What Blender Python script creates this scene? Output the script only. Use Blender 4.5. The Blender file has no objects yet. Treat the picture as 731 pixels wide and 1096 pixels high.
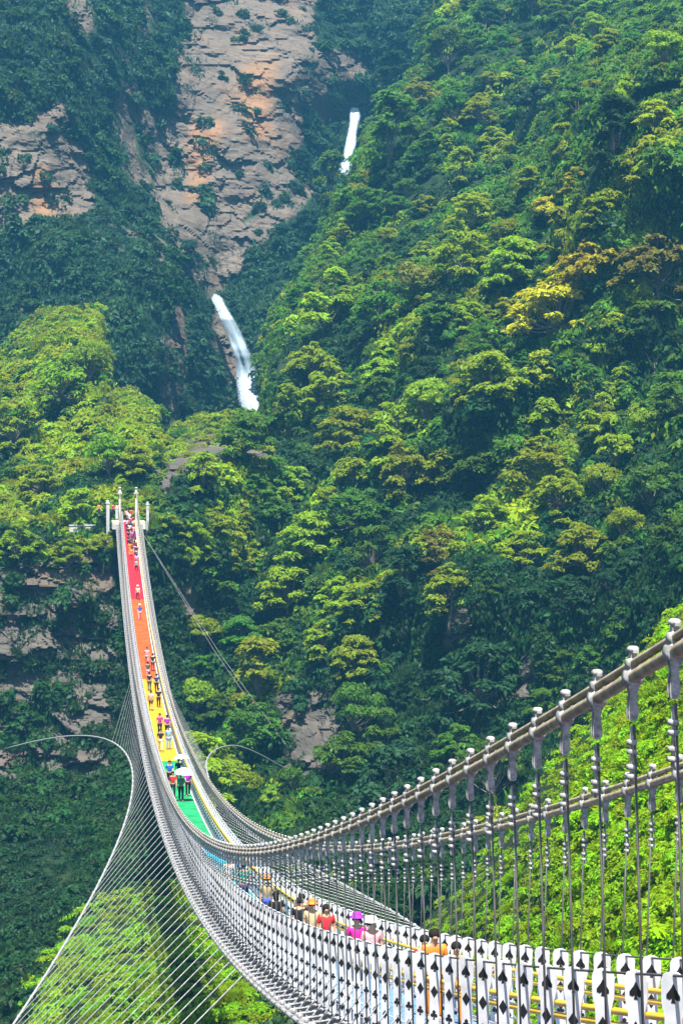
import bpy, bmesh, math, random
import numpy as np
from mathutils import Vector, Matrix, Euler

random.seed(7)
RNG = np.random.default_rng(11)
SC = bpy.context.scene
COL = SC.collection

# ------------------------------------------------------------------ camera
FPX, CXP, CYP = 1999.06, 365.5, 548.0          # measured on a 731 x 1096 picture
CAM = np.array([-6.074, 0.0, 19.075])
YAW, PIT = 0.13767, -0.01954
FWD = np.array([math.sin(YAW) * math.cos(PIT), math.cos(YAW) * math.cos(PIT), math.sin(PIT)])
RGT = np.array([math.cos(YAW), -math.sin(YAW), 0.0])
UPV = np.cross(RGT, FWD)

def unproj(u, v, d):
    u = np.asarray(u, float)[..., None]; v = np.asarray(v, float)[..., None]; d = np.asarray(d, float)[..., None]
    return CAM + d * (FWD + RGT * (u - CXP) / FPX - UPV * (v - CYP) / FPX)

def proj(p):
    q = np.asarray(p, float) - CAM
    F = q @ FWD
    return CXP + FPX * (q @ RGT) / F, CYP - FPX * (q @ UPV) / F, F

cam_d = bpy.data.cameras.new('camera')
cam = bpy.data.objects.new('camera', cam_d); COL.objects.link(cam)
cam.location = CAM
cam.rotation_euler = (math.pi / 2 + PIT, 0, -YAW)
cam_d.sensor_fit = 'HORIZONTAL'; cam_d.sensor_width = 36.0
cam_d.lens = FPX / 731.0 * 36.0
cam_d.clip_start = 0.5; cam_d.clip_end = 3000
SC.camera = cam

# ------------------------------------------------------------------ light
SUN_DIR = Vector((-0.06, -0.40, 0.90)).normalized()      # towards the sun
sun_el = math.asin(SUN_DIR.z); sun_az = math.atan2(SUN_DIR.x, SUN_DIR.y)
w = bpy.data.worlds.new('World'); SC.world = w; w.use_nodes = True
nt = w.node_tree; nt.nodes.clear()
sky = nt.nodes.new('ShaderNodeTexSky'); sky.sky_type = 'NISHITA'; sky.sun_disc = False
sky.sun_elevation = sun_el; sky.sun_rotation = sun_az
bg = nt.nodes.new('ShaderNodeBackground'); bg.inputs['Strength'].default_value = 0.065
wo = nt.nodes.new('ShaderNodeOutputWorld')
nt.links.new(sky.outputs[0], bg.inputs[0]); nt.links.new(bg.outputs[0], wo.inputs[0])
sl = bpy.data.lights.new('sun', 'SUN'); sl.energy = 5.0; sl.angle = math.radians(0.5); sl.color = (1.0, 0.93, 0.80)
so = bpy.data.objects.new('sun', sl); COL.objects.link(so)
so.rotation_euler = SUN_DIR.to_track_quat('Z', 'Y').to_euler(); so.location = (100, 0, 300)
SC.view_settings.view_transform = 'Standard'; SC.view_settings.look = 'None'
SC.view_settings.exposure = 1.5; SC.view_settings.gamma = 1.0
SC.cycles.use_denoising = True
SC.cycles.max_bounces = 6; SC.cycles.diffuse_bounces = 3; SC.cycles.glossy_bounces = 2
SC.cycles.transmission_bounces = 4; SC.cycles.transparent_max_bounces = 6; SC.cycles.volume_bounces = 1
SC.cycles.caustics_reflective = False; SC.cycles.caustics_refractive = False

# ------------------------------------------------------------------ noise
def _hash(ix, iy, iz, seed):
    h = (ix.astype(np.int64) * 374761393 + iy.astype(np.int64) * 668265263 + iz.astype(np.int64) * 2147483647 + seed * 974634777) & 0xFFFFFFFF
    h = ((h ^ (h >> 13)) * 1274126177) & 0xFFFFFFFF
    h = (h ^ (h >> 16)) & 0xFFFFFFFF
    return h / 4294967295.0

def vnoise(p, seed=0):
    i = np.floor(p).astype(np.int64); f = p - i; f = f * f * (3 - 2 * f)
    r = 0
    for dx in (0, 1):
        for dy in (0, 1):
            for dz in (0, 1):
                wgt = (f[..., 0] if dx else 1 - f[..., 0]) * (f[..., 1] if dy else 1 - f[..., 1]) * (f[..., 2] if dz else 1 - f[..., 2])
                r = r + wgt * _hash(i[..., 0] + dx, i[..., 1] + dy, i[..., 2] + dz, seed)
    return r * 2 - 1

def fbm(p, octs=4, seed=0, gain=0.5):
    a, s, r = 1.0, 1.0, 0
    for k in range(octs):
        r = r + a * vnoise(p * s + 13.7 * k, seed + k); a *= gain; s *= 2.03
    return r

def cells(p, seed=0):
    """angular blocks: each Voronoi cell is a tilted plane"""
    sh = p.shape[:-1]; p = p.reshape(-1, 3); i = np.floor(p).astype(np.int64)
    best = np.full(len(p), 9e9); val = np.zeros(len(p))
    for dx in (-1, 0, 1):
        for dy in (-1, 0, 1):
            for dz in (-1, 0, 1):
                c = i + np.array([dx, dy, dz]); h = [_hash(c[:, 0], c[:, 1], c[:, 2], seed + k) for k in range(7)]
                o = p - (c + np.stack(h[:3], 1)); d = (o * o).sum(1); m = d < best
                best = np.where(m, d, best)
                val = np.where(m, (h[3] - 0.5) * 1.3 + o[:, 0] * (h[4] - 0.5) * 1.6 + o[:, 1] * (h[5] - 0.5) * 1.6 + o[:, 2] * (h[6] - 0.2) * 1.4, val)
    return val.reshape(sh)

def sstep(a, b, x):
    t = np.clip((x - a) / (b - a), 0, 1); return t * t * (3 - 2 * t)

# ------------------------------------------------------------------ mesh helpers
def mesh_np(name, verts, faces4=None, faces3=None, mats=(), attrs=None, smooth=False):
    me = bpy.data.meshes.new(name)
    verts = np.asarray(verts, np.float32)
    loops, starts, n = [], [], 0
    tot = []
    if faces4 is not None and len(faces4):
        f = np.asarray(faces4, np.int32); loops.append(f.ravel()); tot.append(np.full(len(f), 4))
    if faces3 is not None and len(faces3):
        f = np.asarray(faces3, np.int32); loops.append(f.ravel()); tot.append(np.full(len(f), 3))
    loops = np.concatenate(loops); tot = np.concatenate(tot).astype(np.int32)
    me.vertices.add(len(verts)); me.vertices.foreach_set('co', verts.ravel())
    me.loops.add(len(loops)); me.loops.foreach_set('vertex_index', loops)
    me.polygons.add(len(tot))
    st = np.concatenate([[0], np.cumsum(tot)[:-1]]).astype(np.int32)
    me.polygons.foreach_set('loop_start', st); me.polygons.foreach_set('loop_total', tot)
    if smooth: me.polygons.foreach_set('use_smooth', np.ones(len(tot), bool))
    me.update(calc_edges=True)
    for k, (dom, typ, arr) in (attrs or {}).items():
        a = me.attributes.new(k, typ, dom)
        a.data.foreach_set('vector' if typ == 'FLOAT_VECTOR' else 'value', np.asarray(arr).ravel())
    for m in mats: me.materials.append(m)
    return me

def link(name, me, parent=None, loc=None):
    o = bpy.data.objects.new(name, me); COL.objects.link(o)
    if parent is not None: o.parent = parent
    if loc is not None: o.location = loc
    return o

def empty(name, loc=(0, 0, 0), rz=0.0):
    o = bpy.data.objects.new(name, None); COL.objects.link(o); o.location = loc; o.rotation_euler = (0, 0, rz)
    o.empty_display_size = 0.3
    return o

def tag(o, label=None, cat=None, group=None, kind=None):
    if label: o['label'] = label
    if cat: o['category'] = cat
    if group: o['group'] = group
    if kind: o['kind'] = kind
    return o

class MB:
    """collects tubes, boxes and prisms, and links them as one mesh"""
    def __init__(s): s.v = []; s.f = []; s.mi = []; s.sm = []
    def add(s, verts, faces, mi=0, sm=False):
        b = len(s.v); s.v += [tuple(map(float, p)) for p in verts]
        for f in faces: s.f.append([i + b for i in f]); s.mi.append(mi); s.sm.append(sm)
    def tube(s, pts, r, n=6, mi=0, caps=True):
        pts = [Vector(p) for p in pts]; m = len(pts)
        rs = r if hasattr(r, '__len__') else [r] * m
        vs, fs = [], []
        ref = None
        for i, p in enumerate(pts):
            t = (pts[min(i + 1, m - 1)] - pts[max(i - 1, 0)])
            t = t.normalized() if t.length > 1e-9 else Vector((0, 0, 1))
            if ref is None:
                ref = Vector((0, 0, 1)) if abs(t.z) < 0.9 else Vector((1, 0, 0))
            a = t.cross(ref)
            if a.length < 1e-6: a = t.cross(Vector((0, 1, 0)))
            a.normalize(); b = a.cross(t); ref = b if abs(t.z) >= 0.9 else ref
            for k in range(n):
                q = 2 * math.pi * k / n
                vs.append(p + (a * math.cos(q) + b * math.sin(q)) * rs[i])
        for i in range(m - 1):
            for k in range(n):
                fs.append((i * n + k, i * n + (k + 1) % n, (i + 1) * n + (k + 1) % n, (i + 1) * n + k))
        if caps:
            fs.append(tuple(range(n - 1, -1, -1))); fs.append(tuple(range((m - 1) * n, m * n)))
        s.add(vs, fs, mi, n >= 6)
    def box(s, c, h, R=None, mi=0):
        c = Vector(c); R = R or Matrix.Identity(3)
        vs = [c + R @ Vector((sx * h[0], sy * h[1], sz * h[2])) for sx in (-1, 1) for sy in (-1, 1) for sz in (-1, 1)]
        s.add(vs, [(0, 1, 3, 2), (4, 6, 7, 5), (0, 4, 5, 1), (2, 3, 7, 6), (0, 2, 6, 4), (1, 5, 7, 3)], mi)
    def prism(s, outline, o, ax, ay, an, t, mi=0):
        """outline in (ax, ay) plane about o, thickness t along an"""
        o, ax, ay, an = map(Vector, (o, ax, ay, an)); n = len(outline)
        vs = [o + ax * x + ay * y - an * t / 2 for x, y in outline] + [o + ax * x + ay * y + an * t / 2 for x, y in outline]
        fs = [tuple(range(n - 1, -1, -1)), tuple(range(n, 2 * n))] + [(i, (i + 1) % n, n + (i + 1) % n, n + i) for i in range(n)]
        s.add(vs, fs, mi)
    def lathe(s, prof, o, n=10, mi=0, axis='z'):
        vs, fs = [], []
        for r, z in prof:
            for k in range(n):
                q = 2 * math.pi * k / n
                p = (r * math.cos(q), r * math.sin(q), z)
                if axis == 'y': p = (p[0], p[2], p[1])
                vs.append((o[0] + p[0], o[1] + p[1], o[2] + p[2]))
        for i in range(len(prof) - 1):
            for k in range(n):
                fs.append((i * n + k, i * n + (k + 1) % n, (i + 1) * n + (k + 1) % n, (i + 1) * n + k))
        fs.append(tuple(range(n - 1, -1, -1))); fs.append(tuple(range((len(prof) - 1) * n, len(prof) * n)))
        s.add(vs, fs, mi, True)
    def mesh(s, name, mats):
        me = bpy.data.meshes.new(name); me.from_pydata(s.v, [], s.f); me.update()
        for m in (mats if isinstance(mats, (list, tuple)) else [mats]): me.materials.append(m)
        me.polygons.foreach_set('material_index', s.mi); me.polygons.foreach_set('use_smooth', s.sm)
        return me
    def build(s, name, mats, parent=None): return link(name, s.mesh(name, mats), parent)

# ------------------------------------------------------------------ materials
def new_mat(name):
    m = bpy.data.materials.new(name); m.use_nodes = True; t = m.node_tree; t.nodes.clear()
    out = t.nodes.new('ShaderNodeOutputMaterial')
    return m, t, out

def N(t, typ, **kw):
    n = t.nodes.new(typ)
    for k, v in kw.items(): setattr(n, k, v)
    return n

def mathn(t, op, a, b=None):
    n = N(t, 'ShaderNodeMath', operation=op)
    for i, x in enumerate((a, b)):
        if x is None: continue
        if isinstance(x, (int, float)): n.inputs[i].default_value = x
        else: t.links.new(x, n.inputs[i])
    return n.outputs[0]

def mixc(t, fac, a, b, mode='MIX'):
    n = N(t, 'ShaderNodeMix', data_type='RGBA', blend_type=mode)
    for sock, x in ((n.inputs[0], fac), (n.inputs[6], a), (n.inputs[7], b)):
        if isinstance(x, (int, float)): sock.default_value = x
        elif isinstance(x, tuple): sock.default_value = (*x, 1) if len(x) == 3 else x
        else: t.links.new(x, sock)
    return n.outputs[2]

def noise_tex(t, scale, detail=4, rough=0.55, vec=None, dist=0.0):
    n = N(t, 'ShaderNodeTexNoise'); n.inputs['Scale'].default_value = scale; n.inputs['Detail'].default_value = detail
    n.inputs['Roughness'].default_value = rough; n.inputs['Distortion'].default_value = dist
    if vec is not None: t.links.new(vec, n.inputs['Vector'])
    return n.outputs['Fac']

def ramp(t, fac, stops):
    n = N(t, 'ShaderNodeValToRGB'); e = n.color_ramp.elements
    while len(e) < len(stops): e.new(0.5)
    for i, (p, c) in enumerate(stops): e[i].position = p; e[i].color = (*c, 1)
    t.links.new(fac, n.inputs[0]); return n.outputs[0]

def paint(name, col, rough=0.45, metal=0.0, var=0.12, scale=3.0, spec=0.4):
    m, t, out = new_mat(name)
    b = N(t, 'ShaderNodeBsdfPrincipled')
    g = N(t, 'ShaderNodeNewGeometry')
    f = noise_tex(t, scale, 5, 0.65, g.outputs['Position'])
    lo = tuple(c * (1 - var * 1.6) for c in col); hi = tuple(min(1, c * (1 + var * 0.7)) for c in col)
    t.links.new(ramp(t, f, [(0.3, lo), (0.7, hi)]), b.inputs['Base Color'])
    b.inputs['Roughness'].default_value = rough; b.inputs['Metallic'].default_value = metal
    b.inputs['Specular IOR Level'].default_value = spec
    t.links.new(b.outputs[0], out.inputs[0])
    return m

def leaf_mat(name, col, trans, hue=0.02, val=0.35, mixf=0.36):
    m, t, out = new_mat(name)
    oi = N(t, 'ShaderNodeObjectInfo'); at = N(t, 'ShaderNodeAttribute', attribute_name='tone')
    ti = N(t, 'ShaderNodeAttribute', attribute_name='tint', attribute_type='INSTANCER')
    hs = N(t, 'ShaderNodeHueSaturation')
    hr = mathn(t, 'MULTIPLY_ADD', at.outputs['Fac'], hue * 2); t.nodes[-1].inputs[2].default_value = 0.5 - hue
    h2 = mathn(t, 'MULTIPLY_ADD', oi.outputs['Random'], hue * 2); t.nodes[-1].inputs[2].default_value = -hue
    t.links.new(mathn(t, 'ADD', hr, h2), hs.inputs['Hue'])
    vr = mathn(t, 'MULTIPLY_ADD', at.outputs['Fac'], val * 2); t.nodes[-1].inputs[2].default_value = 1 - val
    v2 = mathn(t, 'MULTIPLY_ADD', oi.outputs['Random'], 0.5); t.nodes[-1].inputs[2].default_value = 0.75
    t.links.new(mathn(t, 'MULTIPLY', vr, v2), hs.inputs['Value'])
    c1 = mixc(t, ti.outputs['Fac'], col, tuple(a * b for a, b in zip(col, (1.7, 1.5, 0.7))))
    t.links.new(c1, hs.inputs['Color'])
    b = N(t, 'ShaderNodeBsdfPrincipled'); b.inputs['Roughness'].default_value = 0.5
    b.inputs['Specular IOR Level'].default_value = 0.12
    t.links.new(hs.outputs[0], b.inputs['Base Color'])
    tr = N(t, 'ShaderNodeBsdfTranslucent')
    k = tuple(a / max(b, 1e-4) for a, b in zip(trans, col))
    mul = N(t, 'ShaderNodeVectorMath', operation='MULTIPLY'); t.links.new(hs.outputs[0], mul.inputs[0]); mul.inputs[1].default_value = k
    t.links.new(mul.outputs[0], tr.inputs[0])
    mx = N(t, 'ShaderNodeMixShader'); mx.inputs[0].default_value = mixf
    t.links.new(b.outputs[0], mx.inputs[1]); t.links.new(tr.outputs[0], mx.inputs[2]); t.links.new(mx.outputs[0], out.inputs[0])
    return m

M = {}
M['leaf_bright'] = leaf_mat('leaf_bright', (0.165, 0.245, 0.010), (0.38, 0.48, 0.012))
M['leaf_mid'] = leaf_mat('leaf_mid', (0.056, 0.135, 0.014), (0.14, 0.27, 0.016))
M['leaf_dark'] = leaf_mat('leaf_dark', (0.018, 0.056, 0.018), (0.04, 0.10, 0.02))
M['leaf_yellow'] = leaf_mat('leaf_yellow', (0.36, 0.35, 0.012), (0.52, 0.50, 0.016), 0.015)
M['leaf_bloom'] = leaf_mat('leaf_bloom', (0.25, 0.28, 0.012), (0.42, 0.45, 0.016), 0.02)
M['leaf_olive'] = leaf_mat('leaf_olive', (0.15, 0.155, 0.022), (0.27, 0.26, 0.025))
M['leaf_fresh'] = leaf_mat('leaf_fresh', (0.13, 0.25, 0.010), (0.30, 0.48, 0.012), 0.022, 0.4)
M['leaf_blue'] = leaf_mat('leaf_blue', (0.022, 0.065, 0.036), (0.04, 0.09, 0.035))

def bark():
    m, t, out = new_mat('bark'); b = N(t, 'ShaderNodeBsdfPrincipled'); g = N(t, 'ShaderNodeNewGeometry')
    f = noise_tex(t, 2.5, 5, 0.6, g.outputs['Position'])
    t.links.new(ramp(t, f, [(0.3, (0.07, 0.06, 0.045)), (0.7, (0.22, 0.20, 0.16))]), b.inputs['Base Color'])
    b.inputs['Roughness'].default_value = 0.9; t.links.new(b.outputs[0], out.inputs[0]); return m
M['bark'] = bark()

def terrain_mat(name, soil_a, soil_b, rock_stops, strata=(0.16, 0.05, 1.0), sscale=0.5):
    m, t, out = new_mat(name); b = N(t, 'ShaderNodeBsdfPrincipled'); g = N(t, 'ShaderNodeNewGeometry')
    pos = g.outputs['Position']
    at = N(t, 'ShaderNodeAttribute', attribute_name='rock'); st = N(t, 'ShaderNodeAttribute', attribute_name='rust')
    soil = ramp(t, noise_tex(t, 0.35, 7, 0.7, pos), [(0.35, soil_a), (0.7, soil_b)])
    vm = N(t, 'ShaderNodeVectorMath', operation='DOT_PRODUCT'); t.links.new(pos, vm.inputs[0]); vm.inputs[1].default_value = strata
    cb = N(t, 'ShaderNodeCombineXYZ'); sx = N(t, 'ShaderNodeSeparateXYZ'); t.links.new(pos, sx.inputs[0])
    t.links.new(mathn(t, 'MULTIPLY', sx.outputs[0], 0.08), cb.inputs[0]); t.links.new(mathn(t, 'MULTIPLY', sx.outputs[1], 0.08), cb.inputs[1])
    t.links.new(vm.outputs['Value'], cb.inputs[2])
    f1 = noise_tex(t, sscale, 8, 0.68, cb.outputs[0], 0.4)
    f2 = noise_tex(t, 0.09, 5, 0.6, pos)
    rc = ramp(t, f1, rock_stops)
    rc = mixc(t, mathn(t, 'MULTIPLY', f2, 0.7), rc, (0.115, 0.103, 0.09), 'MIX')
    vo = N(t, 'ShaderNodeTexVoronoi', feature='DISTANCE_TO_EDGE'); vo.inputs['Scale'].default_value = 1.0
    mp = N(t, 'ShaderNodeMapping'); t.links.new(cb.outputs[0], mp.inputs[0]); mp.inputs['Scale'].default_value = (3.0, 3.0, 0.62)
    ad = N(t, 'ShaderNodeVectorMath', operation='ADD'); nz = N(t, 'ShaderNodeTexNoise'); nz.inputs['Scale'].default_value = 0.5; nz.inputs['Detail'].default_value = 5; t.links.new(pos, nz.inputs['Vector'])
    t.links.new(mp.outputs[0], ad.inputs[0]); t.links.new(nz.outputs['Color'], ad.inputs[1]); t.links.new(ad.outputs[0], vo.inputs['Vector'])
    rc = mixc(t, mathn(t, 'MULTIPLY', mathn(t, 'SUBTRACT', 1.0, sstepn(t, vo.outputs['Distance'], 0.0, 0.06)), sstepn(t, f2, 0.42, 0.6)), rc, (0.045, 0.04, 0.038))
    rc = mixc(t, mathn(t, 'MULTIPLY', st.outputs['Fac'], 0.5), rc, (0.30, 0.15, 0.06))
    moss = sstepn(t, noise_tex(t, 0.22, 7, 0.72, pos), 0.60, 0.70)
    rc = mixc(t, mathn(t, 'MULTIPLY', moss, 0.7), rc, soil_b)
    t.links.new(mixc(t, at.outputs['Fac'], soil, rc), b.inputs['Base Color'])
    b.inputs['Roughness'].default_value = 0.95; b.inputs['Specular IOR Level'].default_value = 0.15
    bp = N(t, 'ShaderNodeBump'); bp.inputs['Strength'].default_value = 0.8; bp.inputs['Distance'].default_value = 0.9
    t.links.new(f1, bp.inputs['Height']); t.links.new(bp.outputs[0], b.inputs['Normal'])
    t.links.new(b.outputs[0], out.inputs[0]); return m

def sstepn(t, f, a, b):
    n = N(t, 'ShaderNodeMapRange', interpolation_type='SMOOTHSTEP'); t.links.new(f, n.inputs[0])
    n.inputs[1].default_value = a; n.inputs[2].default_value = b; return n.outputs[0]

ROCKS = [(0.24, (0.032, 0.031, 0.03)), (0.40, (0.088, 0.076, 0.064)), (0.58, (0.138, 0.112, 0.088)), (0.75, (0.195, 0.172, 0.145))]
ROCKG = [(0.28, (0.018, 0.019, 0.02)), (0.45, (0.055, 0.054, 0.05)), (0.62, (0.105, 0.098, 0.085)), (0.8, (0.19, 0.165, 0.125))]
M['cliff'] = terrain_mat('cliff', (0.010, 0.026, 0.014), (0.024, 0.052, 0.020), ROCKS)
M['slope'] = terrain_mat('slope', (0.008, 0.020, 0.009), (0.022, 0.045, 0.013), ROCKG)

# ------------------------------------------------------------------ the terrain: each patch has its own distances
def tps(ctrl):
    c = np.array(ctrl, float); x = c[:, :2] / 300.0; n = len(c)
    def U(r2): return np.where(r2 > 0, r2 * np.log(np.maximum(r2, 1e-12)), 0)
    K = U(((x[:, None] - x[None]) ** 2).sum(-1)) + np.eye(n) * 0.02
    P = np.hstack([np.ones((n, 1)), x]); A = np.zeros((n + 3, n + 3)); A[:n, :n] = K; A[:n, n:] = P; A[n:, :n] = P.T
    sol = np.linalg.solve(A, np.concatenate([c[:, 2], np.zeros(3)]))
    def f(u, v):
        q = np.stack([u, v], -1) / 300.0
        r2 = ((q[..., None, :] - x) ** 2).sum(-1)
        return U(r2) @ sol[:n] + sol[n] + q @ sol[n + 1:]
    return f

STEP = 2.0
UG = np.arange(-150, 900, STEP); VG = np.arange(-150, 1300, STEP)
UU, VV = np.meshgrid(UG, VG)

def blur(a, k):
    for ax in (0, 1):
        c = np.cumsum(np.pad(a, [(k + 1, k) if i == ax else (0, 0) for i in (0, 1)], mode='edge'), axis=ax)
        n = a.shape[ax]
        a = (np.take(c, np.arange(2 * k + 1, 2 * k + 1 + n), axis=ax) - np.take(c, np.arange(0, n), axis=ax)) / (2 * k + 1)
    return a

def polymask(poly):
    x, y = UU, VV; r = np.zeros(x.shape, bool); n = len(poly)
    for i in range(n):
        x1, y1 = poly[i]; x2, y2 = poly[(i + 1) % n]
        c = ((y1 > y) != (y2 > y)) & (x < (x2 - x1) * (y - y1) / (y2 - y1 + 1e-9) + x1); r ^= c
    return r.astype(float)

def rockmask(polys, P, seed, soft=3, nz=0.5):
    m = np.zeros(UU.shape)
    for poly, amt in polys: m = np.maximum(m, blur(polymask(poly), soft + 1) * amt)
    return sstep(0.36, 0.60, m + nz * 0.5 * fbm(P / 6.0, 4, seed))

PATCH = {}
def patch(name, ctrl, edge=None, rolls=None, bounds=None, rocks=(), amp=(5.0, 1.4), rockamp=2.2, strata=(0.16, 0.05, 1.0), mat='slope', seed=1, rust=()):
    D = tps(ctrl)(UU, VV)
    keep = np.ones(UU.shape, bool)
    P0 = unproj(UU, VV, D)
    if edge is not None:                                     # signed pixel distance inside the outline (>0 inside)
        e = edge(UU, VV) + 7 * fbm(P0 / 14.0, 3, seed + 40)
        back = np.clip(-e + 12, 0, None)
        D = D + rolls * (back / 30.0) ** 1.6
        keep &= back < 48
    P0 = unproj(UU, VV, D)
    n1 = fbm(P0 / 26.0, 4, seed); n2 = fbm(P0 / 7.0, 4, seed + 9)
    rk = rockmask(rocks, P0, seed + 20) if rocks else np.zeros(UU.shape)
    st = P0 @ np.array(strata)
    lay = fbm(np.stack([P0[..., 0] * 0.06, P0[..., 1] * 0.06, st * 0.42], -1), 4, seed + 30)
    lay2 = np.abs(fbm(P0 / 5.0, 4, seed + 31))
    blk = np.zeros(UU.shape)
    if rocks:
        mk = rk > 0.02; q = np.stack([P0[..., 0], P0[..., 1], st], -1)[mk]
        q = q + 0.8 * np.stack([fbm(q / 4, 3, seed + 60), fbm(q / 4, 3, seed + 61), fbm(q / 4, 3, seed + 62)], -1)
        blk[mk] = cells(q * np.array([0.10, 0.10, 0.16]), seed) * 1.1 + cells(q * np.array([0.16, 0.16, 0.40]), seed + 7) * 0.55 + cells(q * np.array([0.45, 0.45, 1.1]), seed + 8) * 0.16
    D1 = D + amp[0] * n1; ga, gb = np.gradient(D1); blk = blk / (1 + (np.hypot(ga, gb) / 2.6) ** 2)
    D = D + amp[0] * n1 + amp[1] * n2 * (1 - 0.5 * rk) + rk * rockamp * (lay * 0.35 + blk)
    P = unproj(UU, VV, D)
    rs = np.zeros(UU.shape)
    for poly in rust: rs = np.maximum(rs, blur(polymask(poly), 3))
    rs = np.clip(rs + 0.35 * fbm(P0 / 9.0, 3, seed + 50) - 0.05, 0, 1)
    if bounds is not None: keep &= (UU >= bounds[0]) & (UU <= bounds[1]) & (VV >= bounds[2]) & (VV <= bounds[3])
    H, W = UU.shape
    idx = np.arange(H * W).reshape(H, W)
    ok = keep[:-1, :-1] & keep[1:, :-1] & keep[:-1, 1:] & keep[1:, 1:]
    f = np.stack([idx[:-1, :-1], idx[1:, :-1], idx[1:, 1:], idx[:-1, 1:]], -1)[ok]
    used = np.unique(f); remap = np.zeros(H * W, np.int32); remap[used] = np.arange(len(used))
    me = mesh_np(name, P.reshape(-1, 3)[used], faces4=remap[f], mats=[M[mat]],
                 attrs={'rock': ('POINT', 'FLOAT', rk.ravel()[used].astype(np.float32)), 'rust': ('POINT', 'FLOAT', rs.ravel()[used].astype(np.float32))}, smooth=True)
    me.polygons.foreach_set('use_smooth', rk[:-1, :-1][ok] < 0.35)
    o = link(name, me); tag(o, kind='structure')
    PATCH[name] = dict(D=np.where(keep, D, 1e6), P=P, rock=rk, obj=o)
    return o

def interp_edge(pts, axis):
    p = np.array(pts, float)
    if axis == 'u': return lambda u, v: u - np.interp(v, p[:, 1], p[:, 0])          # inside is to the right
    return lambda u, v: v - np.interp(u, p[:, 0], p[:, 1])                          # inside is below

# the far cliff with its rock face, ravine and waterfalls
patch('cliff', [(-120, -120, 470), (0, -120, 480), (200, -120, 520), (400, -120, 570), (650, -120, 600), (880, -120, 600),
      (0, 0, 430), (100, 0, 450), (160, 40, 470), (205, 10, 500), (300, 0, 520), (360, 20, 535), (440, 30, 530), (600, 30, 560), (880, 60, 560),
      (-100, 150, 405), (20, 130, 402), (80, 130, 412), (120, 190, 425), (160, 160, 460), (175, 215, 454), (185, 130, 468), (230, 110, 480), (300, 110, 494), (330, 60, 500),
      (360, 130, 520), (378, 115, 522), (372, 182, 510), (400, 100, 525), (345, 200, 492), (300, 215, 472), (240, 262, 456), (240, 190, 467), (280, 170, 478), (330, 260, 470), (280, 290, 458), (215, 285, 450),
      (20, 270, 395), (90, 280, 392), (160, 270, 402), (200, 300, 420), (228, 316, 446), (250, 380, 436), (268, 430, 428), (278, 452, 424), (240, 420, 428), (215, 380, 412), (190, 440, 392),
      (130, 350, 378), (170, 380, 382), (150, 460, 380), (60, 400, 380), (0, 450, 375), (-100, 400, 370), (300, 380, 430), (310, 320, 442), (320, 440, 415), (420, 300, 470), (520, 250, 500), (880, 300, 540),
      (100, 560, 370), (250, 560, 400), (400, 560, 430), (0, 640, 365)],
      rocks=[([(200, -60), (335, -60), (336, 40), (326, 140), (308, 205), (266, 226), (240, 266), (192, 272), (162, 212), (174, 130), (198, 30)], 1.15),
             ([(-40, 125), (30, 122), (72, 96), (78, 150), (104, 182), (100, 225), (60, 238), (-40, 262)], 0.95),
             ([(118, 80), (160, 90), (176, 150), (172, 200), (140, 205), (112, 150)], 0.62),
             ([(330, 50), (402, 58), (396, 125), (384, 120), (350, 130), (330, 160)], 0.68),
             ([(178, 292), (206, 330), (204, 400), (188, 475), (162, 468), (172, 380)], 0.70),
             ([(240, 246), (320, 200), (335, 190), (340, 205), (258, 292), (224, 318), (196, 290)], 0.75),
             ([(222, 316), (232, 312), (285, 440), (292, 460), (255, 460), (236, 400)], 0.95),
             ([(-100, -100), (200, -100), (210, 330), (100, 470), (-100, 470)], 0.31), ([(450, -40), (512, -40), (506, 34), (462, 40)], 0.85), ([(60, -20), (110, -20), (100, 40), (70, 40)], 0.5)],
      amp=(6.0, 1.6), rockamp=1.25, mat='cliff', seed=3, bounds=(-140, 890, -140, 640), strata=(-0.32, 0.1, 1.0),
      rust=[[(34, 178), (56, 178), (58, 232), (36, 232)], [(255, 70), (300, 60), (285, 150), (262, 150)], [(205, 130), (240, 130), (215, 220), (195, 220)]])

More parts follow.
